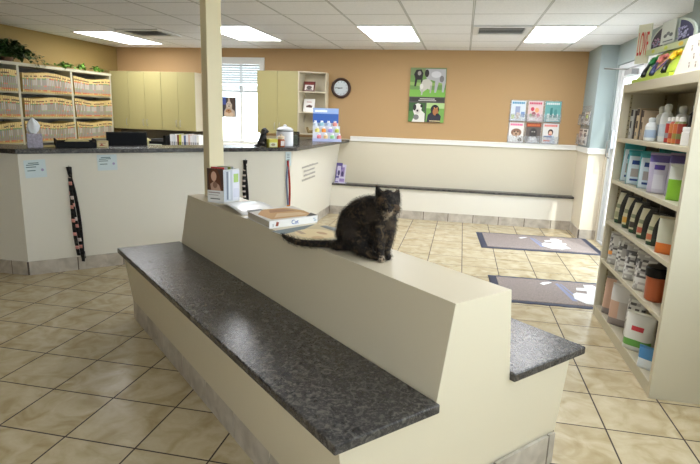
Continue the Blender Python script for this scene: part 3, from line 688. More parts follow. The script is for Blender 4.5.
def magrack(name, label, org, u, n_, cols, rows, w, h, gap, mags):
    u = V(u); n_ = V(n_); o = thing(name, label, 'magazine rack', org, 'clear wall magazine racks'); org = V(org); z = V((0,0,1))
    tw = cols*w; th = rows*h
    MB().obox(org+u*tw/2+z*th/2+n_*.003, u*tw/2, n_*.002, z*th/2, ACR).build('back_plate', ACR, o)
    for r_ in range(rows):
        b = MB(); zz = r_*h
        b.obox(org+u*tw/2+z*(zz+.055)+n_*.045, u*tw/2, n_*.0015, z*.05, ACR)
        b.obox(org+u*tw/2+z*(zz+.006)+n_*.024, u*tw/2, n_*.02, z*.002, ACR)
        for c_ in range(cols+1): b.obox(org+u*(c_*w)+z*(zz+.08)+n_*.024, u*.0015, n_*.02, z*.07, ACR)
        b.build('pocket_row', ACR, o)
    k = 0
    for r_ in range(rows-1,-1,-1):
        for c_ in range(cols):
            nm, lb, cat, shp, wf, hf = mags[k]; k += 1
            if shp is None: continue
            ww = w*wf; hh = h*hf; base = org+u*(c_*w+(w-ww)/2)+z*(r_*h+.01)+n_*.018
            m = thing(nm, lb, cat, base+u*ww/2, 'magazines in the wall racks'); lean = z*hh - n_*.008
            MB().obox(base+u*ww/2+lean/2, u*ww/2, n_*.004, lean/2, K((230,228,222))).build('pages', None, m)
            art('cover', base+n_*.0046, u*ww, lean, shp, m, .0003)
MG = lambda bg, ttl, sh: [('r',0,0,1,1,bg)] + sh + [('r',.08+.12*q,.84,.17+.12*q,.94,ttl) for q in range(7)]
mags = [
 ('magazine','magazine with pale blue cover, upper row left in the wide wall rack','magazine',MG((214,222,230),(70,150,190),[('r',.3,.3,.62,.72,(150,160,190)),('p',[(.35,.1),(.6,.1),(.62,.4),(.4,.42)],(206,190,180)),('r',.05,.1,.28,.3,(196,214,120)),('r',.7,.2,.95,.45,(120,150,200))]),.86,.92),
 ('magazine','magazine with pink red title and busy cover, upper row centre in the wide rack','magazine',MG((226,200,200),(206,40,90),[('e',.3,.6,.12,.1,(206,70,90)),('e',.6,.55,.14,.12,(236,170,120)),('e',.4,.35,.14,.12,(160,90,100)),('e',.7,.3,.12,.1,(216,110,130)),('r',.1,.06,.5,.16,(240,240,236)),('e',.2,.3,.08,.08,(120,160,90))]),.86,.92),
 ('magazine','magazine with teal cover, upper row right in the wide wall rack','magazine',MG((110,176,176),(226,236,236),[('r',.15,.15,.85,.4,(206,222,220)),('p',[(.3,.2),(.5,.2),(.48,.7),(.34,.68)],(60,130,130)),('p',[(.55,.2),(.8,.2),(.75,.62),(.6,.6)],(80,150,150)),('r',.1,.06,.9,.12,(230,236,236))]),.9,.92),
 ('magazine','magazine with brown dog cover and pink title, lower row left in the wide rack','magazine',MG((232,226,222),(226,90,150),[('e',.5,.5,.36,.2,(140,104,84)),('e',.5,.42,.22,.14,(186,152,126)),('e',.4,.54,.04,.04,(30,24,22)),('e',.6,.54,.04,.04,(30,24,22)),('e',.5,.42,.06,.04,(40,30,28)),('r',.05,.04,.5,.3,(240,240,240)),('e',.78,.14,.14,.1,(110,100,90))]),.86,.92),
 ('magazine','magazine with dark animal cover and orange title, lower row centre in the wide rack','magazine',MG((96,88,84),(222,120,70),[('r',0,.8,1,1,(150,70,44)),('e',.5,.5,.26,.24,(62,58,58)),('e',.42,.56,.04,.03,(190,190,180)),('e',.58,.56,.04,.03,(190,190,180)),('p',[(.1,0),(.9,0),(.7,.3),(.3,.3)],(186,186,190)),('e',.5,.2,.2,.06,(230,230,230))]),.86,.92),
 ('magazine','magazine with dark haired person on pale cover, lower row right in the wide rack','magazine',MG((226,224,222),(226,110,100),[('p',[(.2,.0),(.85,.0),(.75,.4),(.3,.4)],(186,196,214)),('e',.5,.56,.17,.16,(60,36,34)),('e',.5,.52,.11,.11,(222,180,156)),('r',.08,.3,.6,.38,(90,110,150)),('r',.06,.1,.5,.18,(216,110,90)),('e',.46,.44,.1,.03,(206,90,110))]),.9,.92)]
magrack('magazine_rack', 'wide clear wall rack of six magazines on the tan wall', (.63,YB-.002,1.185), (1,0,0), (0,-1,0), 3, 2, .232, .30, 0, mags)
P2 = lambda a, c, d: [('r',0,0,1,1,a),('e',.5,.62,.3,.14,c),('r',.15,.1,.85,.3,d),('r',.1,.84,.9,.93,d)]
mags2 = [('pamphlet','dark and white pet pamphlet, upper far pocket of the side wall rack','pamphlet',P2((64,60,64),(214,210,206),(150,140,130)),.8,.62),('pamphlet','brown and green pet pamphlet, upper near pocket of the side wall rack','pamphlet',P2((126,104,92),(170,196,80),(214,206,190)),.85,.66),
 ('pamphlet','pale pink pamphlet, lower far pocket of the side wall rack','pamphlet',P2((196,176,166),(150,120,120),(120,96,90)),.8,.8),('pamphlet','white and brown pamphlet, lower near pocket of the side wall rack','pamphlet',P2((206,196,186),(96,76,70),(70,60,60)),.85,.8)]
magrack('magazine_rack', 'narrow clear wall rack of pamphlets on the side wall by the door', (1.598,8.06,1.20), (0,-1,0), (-1,0,0), 2, 2, .27, .26, 0, mags2)

# purple leaflets on the wall bench
o = thing('leaflet_holder', 'small purple and white leaflet holder on the wall bench beside the counter', 'leaflet holder', (-1.76,YB-.1,.476))
for k, (dx, c, c2) in enumerate((((0),(96,84,150),(206,200,226)),((.06),(214,210,232),(150,130,190)))):
    O = V((-1.86+dx,YB-.13+k*-.015,.477)); U = V((.10,-.02,0)); W = V((0.01,.07,.30-.02*k))
    art('leaflet', O, U, W, [('r',0,0,1,1,c),('r',.2,.35,.8,.85,c2),('e',.5,.5,.2,.14,(70,60,110)),('r',.1,.08,.9,.25,c2)], o, back=.003)
MB().prism([(-1.87,YB-.15,.477),(-1.69,YB-.17,.477),(-1.69,YB-.05,.477),(-1.87,YB-.05,.477)],[(-1.87,YB-.15,.487),(-1.69,YB-.17,.487),(-1.69,YB-.05,.487),(-1.87,YB-.05,.487)],K((200,196,216))).build('stand_base', None, o)

# ---------------------------------------------------------------- things on the bench divider
ZR = .8855
bh = thing('brochure_holder', 'white brochure holder with photo of a woman cuddling a pet beside the post', 'brochure holder', uv(3.50,1.46,ZR))
def box8(name, p0, e1, e2, h, m, parent, wall=.003):
    b = MB(); p0 = V(p0); e1 = V(e1); e2 = V(e2); z = V((0,0,1)); d1 = e1.normalized(); d2 = e2.normalized()
    b.obox(p0+e1/2+e2/2+z*.002, e1/2, e2/2, z*.002, m)
    for q, ln, dd in ((p0+e1/2+d2*wall/2, e1, d2),(p0+e1/2+e2-d2*wall/2, e1, d2)): b.obox(q+z*h/2, ln/2, dd*wall/2, z*h/2, m)
    for q in (p0+e2/2+d1*wall/2, p0+e2/2+e1-d1*wall/2): b.obox(q+z*h/2, e2/2, d1*wall/2, z*h/2, m)
    return b.build(name, m, parent)
f0 = V((-1.700,3.418,ZR)); f1 = V((-1.572,3.400,ZR)); e1 = f1-f0; e2 = V((.055,.135,0))
box8('holder', f0, e1, e2, .23, K((224,226,228),.3), bh)
art('front_card', f0+V((0,-.002,.012)), e1, V((0,0,.225)), [('r',0,0,1,1,(236,236,236)),('r',0,.33,1,1,(84,62,52)),('p',[(.15,.33),(.1,.8),(.3,.97),(.62,.98),(.8,.8),(.9,.33)],(106,64,44)),('e',.42,.76,.17,.15,(222,178,152)),('p',[(.25,.33),(.2,.52),(.45,.62),(.75,.5),(.85,.33)],(196,160,140)),('e',.5,.5,.14,.1,(146,110,92)),('r',.08,.25,.8,.28,(170,150,150)),('r',.08,.18,.7,.2,(180,176,176)),('r',.2,.06,.8,.09,(90,90,96))], bh, .0004, back=.001)
a0 = f1; art('side_card', a0+V((.002,0,.012)), e2*.55, V((0,0,.215)), [('r',0,0,1,1,(196,202,212)),('r',.3,.05,.5,.95,(120,130,146)),('r',.6,.05,.72,.95,(226,230,236))], bh, .0004)
art('side_card', a0+e2*.56+V((.002,0,.012)), e2*.44, V((0,0,.21)), [('r',0,0,1,1,(226,228,240)),('r',.15,.6,.85,.88,(176,206,120)),('r',.1,.1,.9,.4,(214,216,232))], bh, .0004)
for k in range(4):
    q = f0+e1*.08+e2*(.15+.2*k); MB().obox(q+e1*.42+V((0,0,.125)), e1*.4, e2*.02, V((0,0,.12)), K([(206,70,70),(220,220,226),(150,170,90),(200,204,214)][k])).build('brochure', None, bh)
# white sheet
O = uv(2.99,1.36,ZR+.001)
pp = [uv(3.02,1.35,ZR+.001),uv(3.30,1.40,ZR+.03),uv(3.44,1.62,ZR+.008),uv(3.14,1.60,ZR+.001)]
b = MB(); n_ = 8; vs = []
for i in range(n_+1):
    for j in range(n_+1):
        a = i/n_; c = j/n_; x_ = uv(3.0+.42*a+.05*c, 1.36+.27*c, ZR+.002+.022*math.sin(a*3.1)+.010*a*(1-c)); vs.append(x_)
fs = [(i*(n_+1)+j,(i+1)*(n_+1)+j,(i+1)*(n_+1)+j+1,i*(n_+1)+j+1) for i in range(n_) for j in range(n_)]
b.add(vs, fs, M('glossy_white_paper',(246,247,250),.25), True)
o = b.build('paper_sheet', None); md = o.modifiers.new('s','SOLIDIFY'); md.thickness = .001
tag(o, 'blank glossy white sheet of paper between the brochure holder and the books', 'paper')
# book
bk = thing('cat_book', 'thick white book with Cat on its spine and orange cat cover', 'book', uv(2.77,1.49,ZR))
c0 = V((-1.035,2.742,ZR)); sp = V((.232,.262,0)); sp_l = V((-1.000,2.735,ZR)); sp_r = V((-.800,3.005,ZR)); back_l = V((-1.235,2.985,ZR))
e1 = sp_r-sp_l; e2 = back_l-sp_l; z = V((0,0,1)); T = .042
b = MB()
for zz in (.0015, T-.0015): b.obox(sp_l+e1/2+e2/2+z*zz, e1/2, e2/2, z*.0014, K((232,232,230),.3))
b.obox(sp_l+e1/2+z*T/2, e1/2, e2.normalized()*.0015, z*T/2, K((238,238,236),.3)); b.build('cover', None, bk)
b = MB(); b.obox(sp_l+e1/2+e2*.49+z*T/2, e1*.485, e2*.47, z*(T/2-.004), K((206,200,188))); b.build('pages', None, bk)
art('cover_print', sp_l+z*T, e1, e2, [('r',0,0,1,1,(226,222,214)),('p',[(.1,.1),(.95,.06),(.98,.5),(.8,.9),(.3,.95),(.05,.6)],(206,160,104)),('p',[(.2,.2),(.9,.15),(.85,.4),(.4,.5)],(226,196,150)),('p',[(.3,.6),(.85,.55),(.7,.8),(.4,.85)],(176,124,74)),('p',[(.75,.0),(1,.0),(1,.25)],(60,60,64)),('r',0,.88,.3,1,(120,124,126))], bk, .0003)
text('spine_title', 'Cat', sp_l+e1*.44+z*.010-e2.normalized()*.002, e1, z, .034, K((30,90,170)), bk)
art('spine_marks', sp_l-e2.normalized()*.0016, e1, z*T, [('p',[(.12,.25),(.17,.2),(.19,.7),(.14,.85)],(150,70,50)),('r',.92,.3,.97,.45,(150,170,190)),('r',.9,.6,.95,.7,(150,170,190)),('r',.06,.2,.08,.6,(190,190,190))], bk, .0003)
# magazine under the cat
O = uv(2.50,1.30,ZR+.001); U = (uv(2.17,1.34,ZR+.001)-O); W = (uv(2.56,1.64,ZR+.001)-O)
o = thing('open_magazine', 'thin magazine with cream and blue cover lying on the divider behind the cat', 'magazine', O)
MB().obox(O+U/2+W/2+z*.003, U/2, W/2, z*.003, K((214,206,186))).build('pages', None, o)
art('cover', O+z*.0062, U, W, [('r',0,0,1,1,(206,190,150)),('p',[(0,0),(.3,0),(.2,.5),(0,.9)],(110,124,128)),('e',.55,.45,.35,.3,(226,206,160)),('p',[(.2,.3),(.45,.25),(.5,.32),(.25,.38)],(186,160,130)),('e',.6,.55,.12,.06,(196,160,120)),('p',[(.2,.84),(.95,.78),(.98,.98),(.2,.98)],(132,134,130)),('e',.8,.3,.1,.1,(206,176,130))], o, .0003)

# ---------------------------------------------------------------- cat
F = V((-.374,2.356,ZR)); RR = V((.9876,.1569,0)); VD = V((-.1569,.9876,0))
def cp(r_, d, z_, rad=None):
    q = F + RR*r_ + VD*d + V((0,0,z_)); return (q.x,q.y,q.z,rad) if rad is not None else q
CATSPOTS = [(tuple(cp(.075,-.10,.205)-F), .026, (186,166,140)), (tuple(cp(.085,-.085,.165)-F), .026, (76,62,46)), (tuple(cp(.10,-.08,.235)-F), .016, (110,86,62)), (tuple(cp(.035,-.085,.275)-F), .014, (92,70,48)), (tuple(cp(.05,-.06,.105)-F), .03, (84,66,44)), (tuple(cp(.056,-.115,.012)-F), .016, (196,178,156)), (tuple(cp(.09,-.03,.10)-F), .03, (96,80,60)), (tuple(cp(-.1,.0,.12)-F), .05, (58,50,44)), (tuple(cp(.0,-.05,.2)-F), .035, (62,52,44))]
FUR = cat_mat()
cat = thing('cat', 'tortoiseshell cat sitting on the bench divider with its tail stretched out to the left', 'cat', F)
tail = [cp(-.10,.06,.035,.034), cp(-.16,.055,.026,.024), (-.575,2.425,ZR+.021,.0195), (-.62,2.418,ZR+.02,.0185), (-.675,2.41,ZR+.019,.0175), (-.743,2.422,ZR+.018,.016), (-.80,2.462,ZR+.020,.014), (-.842,2.50,ZR+.026,.0085)]
chains = [
 [cp(-.082,.078,.086,.086), cp(-.074,.068,.144,.081), cp(-.045,.045,.184,.075), cp(-.012,.015,.212,.064), cp(.022,-.015,.222,.055), cp(.050,-.035,.236,.046)],   # spine
 [cp(.0,.0,.17,.062), cp(.058,-.035,.175,.056), cp(.060,-.04,.125,.048)],                    # chest
 [cp(-.05,.04,.08,.075), cp(.015,-.005,.11,.062), cp(.05,-.03,.12,.045)],                     # belly
 [cp(-.075,.02,.078,.058), cp(-.055,-.005,.06,.052), cp(-.015,-.045,.034,.032), cp(.0,-.065,.022,.021), cp(.026,-.085,.015,.016)],  # near thigh and foot
 [cp(-.075,.11,.075,.05), cp(-.03,.12,.03,.03), cp(.03,.07,.016,.017)],
 [cp(.035,-.055,.16,.038), cp(.040,-.072,.10,.027), cp(.044,-.085,.05,.0195), cp(.047,-.092,.02,.018), cp(.052,-.108,.015,.0165)],     # near fore leg
 [cp(.078,-.030,.15,.034), cp(.080,-.045,.09,.024), cp(.074,-.052,.045,.018), cp(.074,-.055,.02,.0175), cp(.080,-.070,.015,.0165)],    # far fore leg
 [cp(.050,-.035,.235,.046), cp(.062,-.050,.250,.046)],
 [cp(.050,-.052,.252,.044), cp(.078,-.052,.252,.044)],                                        # skull
 [cp(.048,-.045,.268,.038), cp(.084,-.042,.264,.037)],
 [cp(.066,-.04,.276,.036), cp(.066,-.04,.27,.038)],
 [cp(.040,-.070,.232,.027), cp(.096,-.068,.232,.028)],                                        # cheeks
 [cp(.066,-.085,.243,.024), cp(.074,-.102,.224,.0165), cp(.074,-.100,.215,.014)],             # muzzle
 tail]
def ear(b0, b1, tip, back):
    out = []
    for a in range(5):
        s = a/4; p0 = [b0[q]+(b1[q]-b0[q])*s for q in range(3)]
        out.append([(*p0, .0075), (*[p0[q]+(tip[q]-p0[q])*.5 for q in range(3)], .0055), (*[p0[q]+(tip[q]-p0[q])*.95 for q in range(3)], .0032)])
    return out
chains += ear(cp(.019,-.045,.272), cp(.048,-.05,.292), cp(.013,-.045,.334), 0)
chains += ear(cp(.090,-.05,.294), cp(.116,-.045,.264), cp(.116,-.045,.318), 0)
body = organic('body', chains, FUR, cat, .0045, 3)
EYE = M('cat_eye', (84,72,34), .15)
for nm, ra in (('eye', .049), ('eye', .086)):
    q = cp(ra,-.0945,.2515); b = MB(); b.ball(q, .0062, EYE, 10, (1.1,.8,.75)); b.ball(q-VD*.0042, .003, BLACK, 8, (.6,1,1.2)); b.build(nm, None, cat)
MB().ball(cp(.075,-.1185,.2275), .0045, K((52,34,34),.3), 8, (1.3,.8,.8)).build('nose', None, cat)
b = MB()
for sg in (-1,1):
    for k in range(4):
        p0 = cp(.075+sg*.010,-.114,.221); p1 = cp(.075+sg*(.045+.006*k),-.122+.008*k,.217+.009*(k-1.5)); b.tube([p0, (p0+p1)/2+V((0,0,.002)), p1], [.0005,.0004,.0002], K((120,112,104)), 4)
b.build('whiskers', None, cat)
# short coat so the outline reads as fur
body.modifiers.new('fur', 'PARTICLE_SYSTEM'); ps = body.particle_systems[0].settings
ps.type = 'HAIR'; ps.count = 9000; ps.hair_length = .0035; ps.hair_step = 3; ps.root_radius = .6; ps.tip_radius = .1; ps.radius_scale = .0011
ps.brownian_factor = .001; ps.normal_factor = .003; ps.tangent_factor = .003; ps.object_align_factor = (0,0,0); ps.display_percentage = 5

# ---------------------------------------------------------------- floor mats
def mat_(y0, y1, x0, x1, rot, label, x_patch):
    cx, cy = (x0+x1)/2, (y0+y1)/2; t = thing('floor_mat', label, 'door mat', (cx, cy, 0), 'entrance floor mats'); t.rotation_euler = (0,0,rot)
    hw, hh = (x1-x0)/2, (y1-y0)/2
    def loop(a, c, z, wav=0):
        pts = []; n_ = 30
        for k in range(n_): pts.append((-a+2*a*k/n_, -c+wav*math.sin(k*1.9), z))
        for k in range(8): pts.append((a, -c+2*c*k/8, z))
        for k in range(n_): pts.append((a-2*a*k/n_, c+wav*math.sin(k*2.3), z))
        for k in range(8): pts.append((-a, c-2*c*k/8, z))
        return pts
    RB = M('mat_rubber',(46,52,76),.6); PL = M('mat_pile',(150,138,134),.95,noise=.35,nscale=160,bump=.6,bscale=300)
    MB().prism(loop(hw,hh,.001,.006), loop(hw-.01,hh-.008,.006,.006), RB).build('rubber_border', RB, t, local=True)
    MB().prism(loop(hw-.075,hh-.055,.006), loop(hw-.078,hh-.058,.0105), PL).build('pile', PL, t, local=True)
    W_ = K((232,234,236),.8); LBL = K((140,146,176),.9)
    lo = x_patch
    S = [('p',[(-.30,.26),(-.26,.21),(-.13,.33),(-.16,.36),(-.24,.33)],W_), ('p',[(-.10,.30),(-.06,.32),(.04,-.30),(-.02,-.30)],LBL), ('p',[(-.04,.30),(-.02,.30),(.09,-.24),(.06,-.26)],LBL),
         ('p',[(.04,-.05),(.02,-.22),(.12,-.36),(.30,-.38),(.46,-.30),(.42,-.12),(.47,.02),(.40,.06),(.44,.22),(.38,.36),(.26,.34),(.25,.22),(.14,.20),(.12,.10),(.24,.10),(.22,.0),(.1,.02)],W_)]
    art('painted_sun_patches', (lo,0,.0107), (.72,0,0), (0,.8,0), S, t, .0002, local=True)  # sun patches painted as flat white shapes on the pile, with bluish stripes
mat_(6.47, 7.36, .30, 1.72, .05, 'grey doormat with navy border and painted white sun patches in front of the glass door, farther one', .03)
mat_(4.52, 5.30, .36, 1.78, .03, 'grey doormat with navy border and painted white sun patches beside the bookshelf, nearer one', -.03)
for o in bpy.data.objects:
    if o.name.startswith('painted_sun_patches'): pass

# ---------------------------------------------------------------- bookshelf
BX0, BX1, BY0, BY1, BZ = 1.14, 1.52, 3.055, 4.43, 1.79
bs = thing('bookshelf', 'tall cream laminate product shelf unit at the right edge', 'shelf', ((BX0+BX1)/2,(BY0+BY1)/2,0))
bx('side_panel', (BX0,BY0,0), (BX1,BY0+.035,BZ), SHELFW, bs, .002); bx('side_panel', (BX0,BY1-.035,0), (BX1,BY1,BZ), SHELFW, bs, .002)
bx('back_panel', (BX1-.012,BY0+.035,0), (BX1,BY1-.035,BZ), SHELFW, bs)
bx('top_panel', (BX0,BY0+.0355,BZ-.06), (BX1-.013,BY1-.0355,BZ), SHELFW, bs, .002)
bx('plinth', (BX0+.004,BY0+.0355,0), (BX1-.013,BY1-.0355,.055), SHELFW, bs)
SZ = [.085, .475, .785, 1.095, 1.405]
for z_ in SZ: bx('shelf', (BX0,BY0+.0355,z_-.028), (BX1-.013,BY1-.0355,z_), SHELFW, bs, .002)
for y_ in (BY1-.0362, ):
    for x_ in (BX0+.05, BX0+.28):
        b = MB(); b.box((x_,y_-.003,.1),(x_+.014,y_,BZ-.07), K((170,160,128)))
        for k in range(50): b.box((x_+.004,y_-.0036,.12+k*.032),(x_+.010,y_-.003,.128+k*.032), K((70,62,50)))
        b.build('shelf_pin_strip', None, bs)
def bag(name, label, y, z, w, h, d, fn, group, x=None, lean=0, cat='bag', rot=.9):
    """stand-up pouch: rounded rectangle rings narrowing to a flat seam; fn(t, s) -> colour, s=-1..1 across front or None"""
    x = x if x is not None else BX0+.06+d/2; n_ = 24; m_ = 16; org = V((x,y,z+.001)); vs = []; rows = m_+1
    for i in range(rows):
        t = i/m_; dd = d/2*(1-t**3)*(1 if t > .08 else .9+t) + .002; ww = w/2*(1-.06*math.sin(math.pi*t)) if t < .9 else w/2*(.97)
        for k in range(n_):
            a = 2*math.pi*k/n_; cx_, sy_ = math.cos(a), math.sin(a); q = 3.2
            rx = abs(cx_)**(2/q)*(1 if cx_ > 0 else -1); ry = abs(sy_)**(2/q)*(1 if sy_ > 0 else -1)
            wob = 1+.05*math.sin(7*t+k*1.3)*(1 if 0 < i < m_ else 0)
            lx, ly = dd*rx*wob + lean*t*.05, ww*ry*(1+.04*t)*.95; vs.append(org + V((lx*math.cos(rot)-ly*math.sin(rot), lx*math.sin(rot)+ly*math.cos(rot), h*t)))
    o = MB()
    for i in range(m_):
        for k in range(n_):
            am = 2*math.pi*(k+.5)/n_; q = 3.2; ry = abs(math.sin(am))**(2/q)*(1 if math.sin(am) > 0 else -1)
            s_ = ry if math.cos(am) < 0 and abs(ry) < .98 else None
            o.add([vs[i*n_+k],vs[i*n_+(k+1)%n_],vs[(i+1)*n_+(k+1)%n_],vs[(i+1)*n_+k]], [(0,1,2,3)], K(fn((i+.5)/m_, s_),.32), True)
    o.add(vs[:n_], [list(range(n_))[::-1]], K(fn(0,None),.32)); o.add(vs[-n_:], [list(range(n_))], K(fn(1,None),.32))
    t = thing(name, label, cat, (x,y,z+.001), group)
    ob = o.build('pouch', None, t)
    me = ob.data; bm = bmesh.new(); bm.from_mesh(me); bmesh.ops.remove_doubles(bm, verts=bm.verts, dist=.0004); bm.to_mesh(me); bm.free()
    ex_ = V((math.cos(rot), math.sin(rot), 0)); ey_ = V((-ex_.y, ex_.x, 0)); se = MB().obox(V((x,y,z+h+.006))+ex_*lean*.05, ex_*.003, ey_*w/2*.96, V((0,0,.007)), K(fn(1,None),.32)).build('top_seam', None, t)
    return t
# row five (top): slim cartons, spray bottles, small bottles
zz = SZ[4]
for k, (y_, w_, h_, c, c2, nm) in enumerate(((4.335,.055,.21,(206,206,202),(30,28,30),'grey'),(4.255,.028,.20,(34,30,32),(90,80,80),'black'),(4.19,.062,.215,(216,196,160),(60,40,34),'cream'),(4.125,.022,.205,(40,30,28),(90,70,60),'dark brown'),(4.08,.045,.20,(196,176,150),(70,50,40),'tan'))):
    t = thing('product_carton', 'tall narrow %s carton on the top shelf of the product unit' % nm, 'carton', (1.27,y_,zz), 'cartons on the top shelf')
    bx('carton', (1.20,y_-w_/2,zz+.001), (1.32,y_+w_/2,zz+h_), K(c,.4), t)
    art('front_print', (1.1995,y_+w_/2-.002,zz+.004), (0,-w_+.004,0), (0,0,h_-.008), [('r',0,.78,1,1,c2),('r',.2,.35,.8,.6,c2),('r',.25,.1,.75,.22,(150,146,140))], t)
for k, (y_, h_, nm) in enumerate(((3.965,.225,'rear slim'),(3.88,.15,'short'),(3.775,.235,'tall'),(3.70,.225,'right'))):
    r_ = .036 if k != 3 else .04; x_ = (1.28,1.20,1.25,1.31)[k]; q = V((x_,y_,zz+.001))
    t = thing('spray_bottle', 'white %s bottle with rounded cap on the top shelf of the product unit' % nm, 'bottle', q, 'white bottles on the top shelf')
    WB = K((226,230,230),.3); MB().lathe(q, [(r_*.9,0),(r_,.008),(r_,h_*.62),(r_*.8,h_*.74),(r_*.42,h_*.8)], WB, 16).build('bottle', None, t)
    MB().lathe(q+V((0,0,h_*.8)), [(r_*.55,0),(r_*.6,h_*.08),(r_*.58,h_*.16),(r_*.3,h_*.2)], WB, 16).build('cap', None, t)
    MB().lathe(q+V((0,0,h_*.15)), [(r_+.0008,0),(r_+.0008,h_*.32)], K((170,190,214) if k < 2 else (206,216,226),.4), 16).build('label_band', None, t)
cols = [((178,56,50),(150,150,156)),((206,130,76),(176,76,60)),((200,110,64),(150,140,70)),((150,64,54),(110,120,70))]
for k in range(4):
    y_ = 3.60-k*.062; q = V((1.215,y_,zz+.001)); r_ = .023
    t = thing('supplement_bottle', 'small %s bottle with white cap on the top shelf, %s' % (('red and grey','orange and red','orange and olive','dark red')[k], ('furthest','second furthest','second nearest','nearest')[k]), 'bottle', q, 'small bottles on the top shelf')
    MB().lathe(q, [(r_*.9,0),(r_,.005),(r_,.115),(r_*.6,.128)], None, 16, fn=lambda i, k=k: K(cols[k][0] if i == 1 else cols[k][1],.3)).build('bottle', None, t)
    MB().lathe(q+V((0,0,.03)), [(r_+.0008,0),(r_+.0008,.03)], K(cols[k][1],.4), 16).build('label_band', None, t)
    MB().lathe(q+V((0,0,.128)), [(r_*.7,0),(r_*.72,.02),(r_*.5,.025)], K((236,236,234),.3), 16).build('cap', None, t)
for k in range(3):
    y_ = 3.585-k*.09; q = V((1.34,y_,zz+.001)); t = thing('tall_bottle', 'black topped bottle behind the small red bottles, %s' % ('furthest','middle','nearest')[k], 'bottle', q, 'black topped bottles')
    MB().lathe(q, [(.03,0),(.034,.01),(.034,.17),(.02,.19)], K((24,22,26),.3), 14).build('bottle', None, t)
    MB().lathe(q+V((0,0,.19)), [(.02,0),(.022,.03),(.012,.034)], K((226,224,220),.3), 14).build('cap', None, t)
o = thing('supplement_tub', 'white lidded tub at the near end of the top shelf', 'tub', (1.20,3.27,zz)); q = V((1.20,3.27,zz+.001))
MB().lathe(q, [(.028,0),(.032,.005),(.032,.07),(.026,.078)], K((232,230,226),.3), 14).build('tub', None, o); MB().lathe(q+V((0,0,.078)), [(.03,0),(.03,.02),(.026,.022)], K((240,240,238),.3), 14).build('lid', None, o)
# row four: teal bags
TEAL=(54,150,158); TE2=(40,120,140); LT=(196,214,226)
def teal(t, s):
    if s is None or abs(s) > .75 or t > .86: return TEAL
    if .10 < t < .2 and s < .4: return (40,72,140)
    if .62 < t < .72 and abs(s) < .4: return (36,70,140)
    if .25 < t < .5 and abs(s) < .45: return (166,160,160)
    return LT
for k, (y_, h_, ln, x_) in enumerate(((4.285,.265,0,1.24),(4.09,.225,-.3,1.225),(3.86,.23,-.3,1.235),)):
    bag('treat_bag', 'teal pouch with pale label on the second shelf, %s' % ('tallest and furthest','middle of the front three','beside the purple pouch')[k], y_, SZ[3], .155, h_, .10, teal, 'teal treat pouches', x_, ln)
bag('treat_bag', 'teal pouch at the back of the second shelf, farther one', 4.00, SZ[3], .15, .25, .06, teal, 'teal treat pouches', 1.38)
bag('treat_bag', 'teal pouch at the back of the second shelf, nearer one', 3.70, SZ[3], .22, .25, .06, teal, 'teal treat pouches', 1.38)
def purp(t, s):
    if s is None: return (150,140,176)
    if t > .82: return (96,84,150)
    if .6 < t < .75 and abs(s) < .5: return (84,66,150)
    if s > .4: return (186,180,206)
    if .1 < t < .5 and abs(s) < .4: return (214,214,226)
    return (200,198,216)
bag('treat_bag', 'pale purple pouch leaning on the second shelf, taller', 3.64, SZ[3], .15, .235, .09, purp, 'purple treat pouches', 1.225, -.4)
bag('treat_bag', 'pale purple pouch on the second shelf, behind the leaning one', 3.49, SZ[3], .13, .245, .09, purp, 'purple treat pouches', 1.27)
bag('treat_bag', 'bright green pouch at the near end of the second shelf', 3.335, SZ[3], .12, .19, .08, lambda t, s: (222,226,220) if t > .6 else (140,196,60), None, 1.22)
# row three: dark green bags
def kib(c1):
    def f(t, s):
        if s is None or s < -.25: return (34,50,38) if t < .25 else (30,28,26)
        if t < .14: return (30,74,46)
        if .2 < t < .4 and s > -.1: return c1
        if .5 < t < .6: return (120,126,96)
        return (190,184,150)
    return f
for k, (y_, c, nm) in enumerate(((4.27,(150,150,120),'pale'),(4.07,(196,150,60),'gold'),(3.90,(60,52,44),'brown'),(3.73,(176,84,60),'red'),(3.54,(196,110,70),'rust'))):
    bag('kibble_bag', 'dark green and cream pet food bag, %s band, on the middle shelf' % nm, y_, SZ[2], .12, .225-(.01*k), .11, kib(c), 'dark green pet food bags', 1.225, rot=.55)
bag('kibble_bag', 'cream pet food bag with orange base at the near end of the middle shelf', 3.33, SZ[2], .15, .20, .10, lambda t, s: (222,120,50) if t < .3 else ((206,206,186) if (s is not None and s > -.5) else (170,160,130)), 'dark green pet food bags', 1.22)
for k in range(3): bag('kibble_bag', 'dark pet food bag at the back of the middle shelf, %s' % ('furthest','middle one','nearest')[k], 4.1-k*.27, SZ[2], .17, .245, .08, lambda t, s: (40,36,34) if t < .7 else (64,56,48), 'dark pet food bags at the back', 1.39)
# row two: grey white bags
rr = random.Random(5)
def gw(seed, acc=None):
    r2 = random.Random(seed); tb_ = [[r2.random() for _ in range(12)] for _ in range(16)]
    def f(t, s):
        if s is None: return (186,184,180)
        q = tb_[min(15,int(t*16))][min(11,int((s+1)*6))]
        if acc and .3 < t < .45 and s > .3: return acc
        if .35 < t < .85 and q > .62: return (92,90,92)
        if q > .4: return (174,172,172)
        return (214,214,212)
    return f
for k, (y_, a_) in enumerate(((4.245,(226,150,70)),(4.03,None),(3.83,None),(3.60,None))):
    bag('pet_food_bag', 'grey and white patterned bag on the fourth shelf, %s' % ('far end with orange patch','second from the far end','third from the far end','next to the black lidded jar')[k], y_, SZ[1], .165, .225, .12, gw(k+3, a_), 'grey and white bags on the fourth shelf', 1.225)
o = thing('food_jar', 'orange brown jar with large black lid on the fourth shelf', 'jar', (1.215,3.40,SZ[1])); q = V((1.215,3.40,SZ[1]+.001))
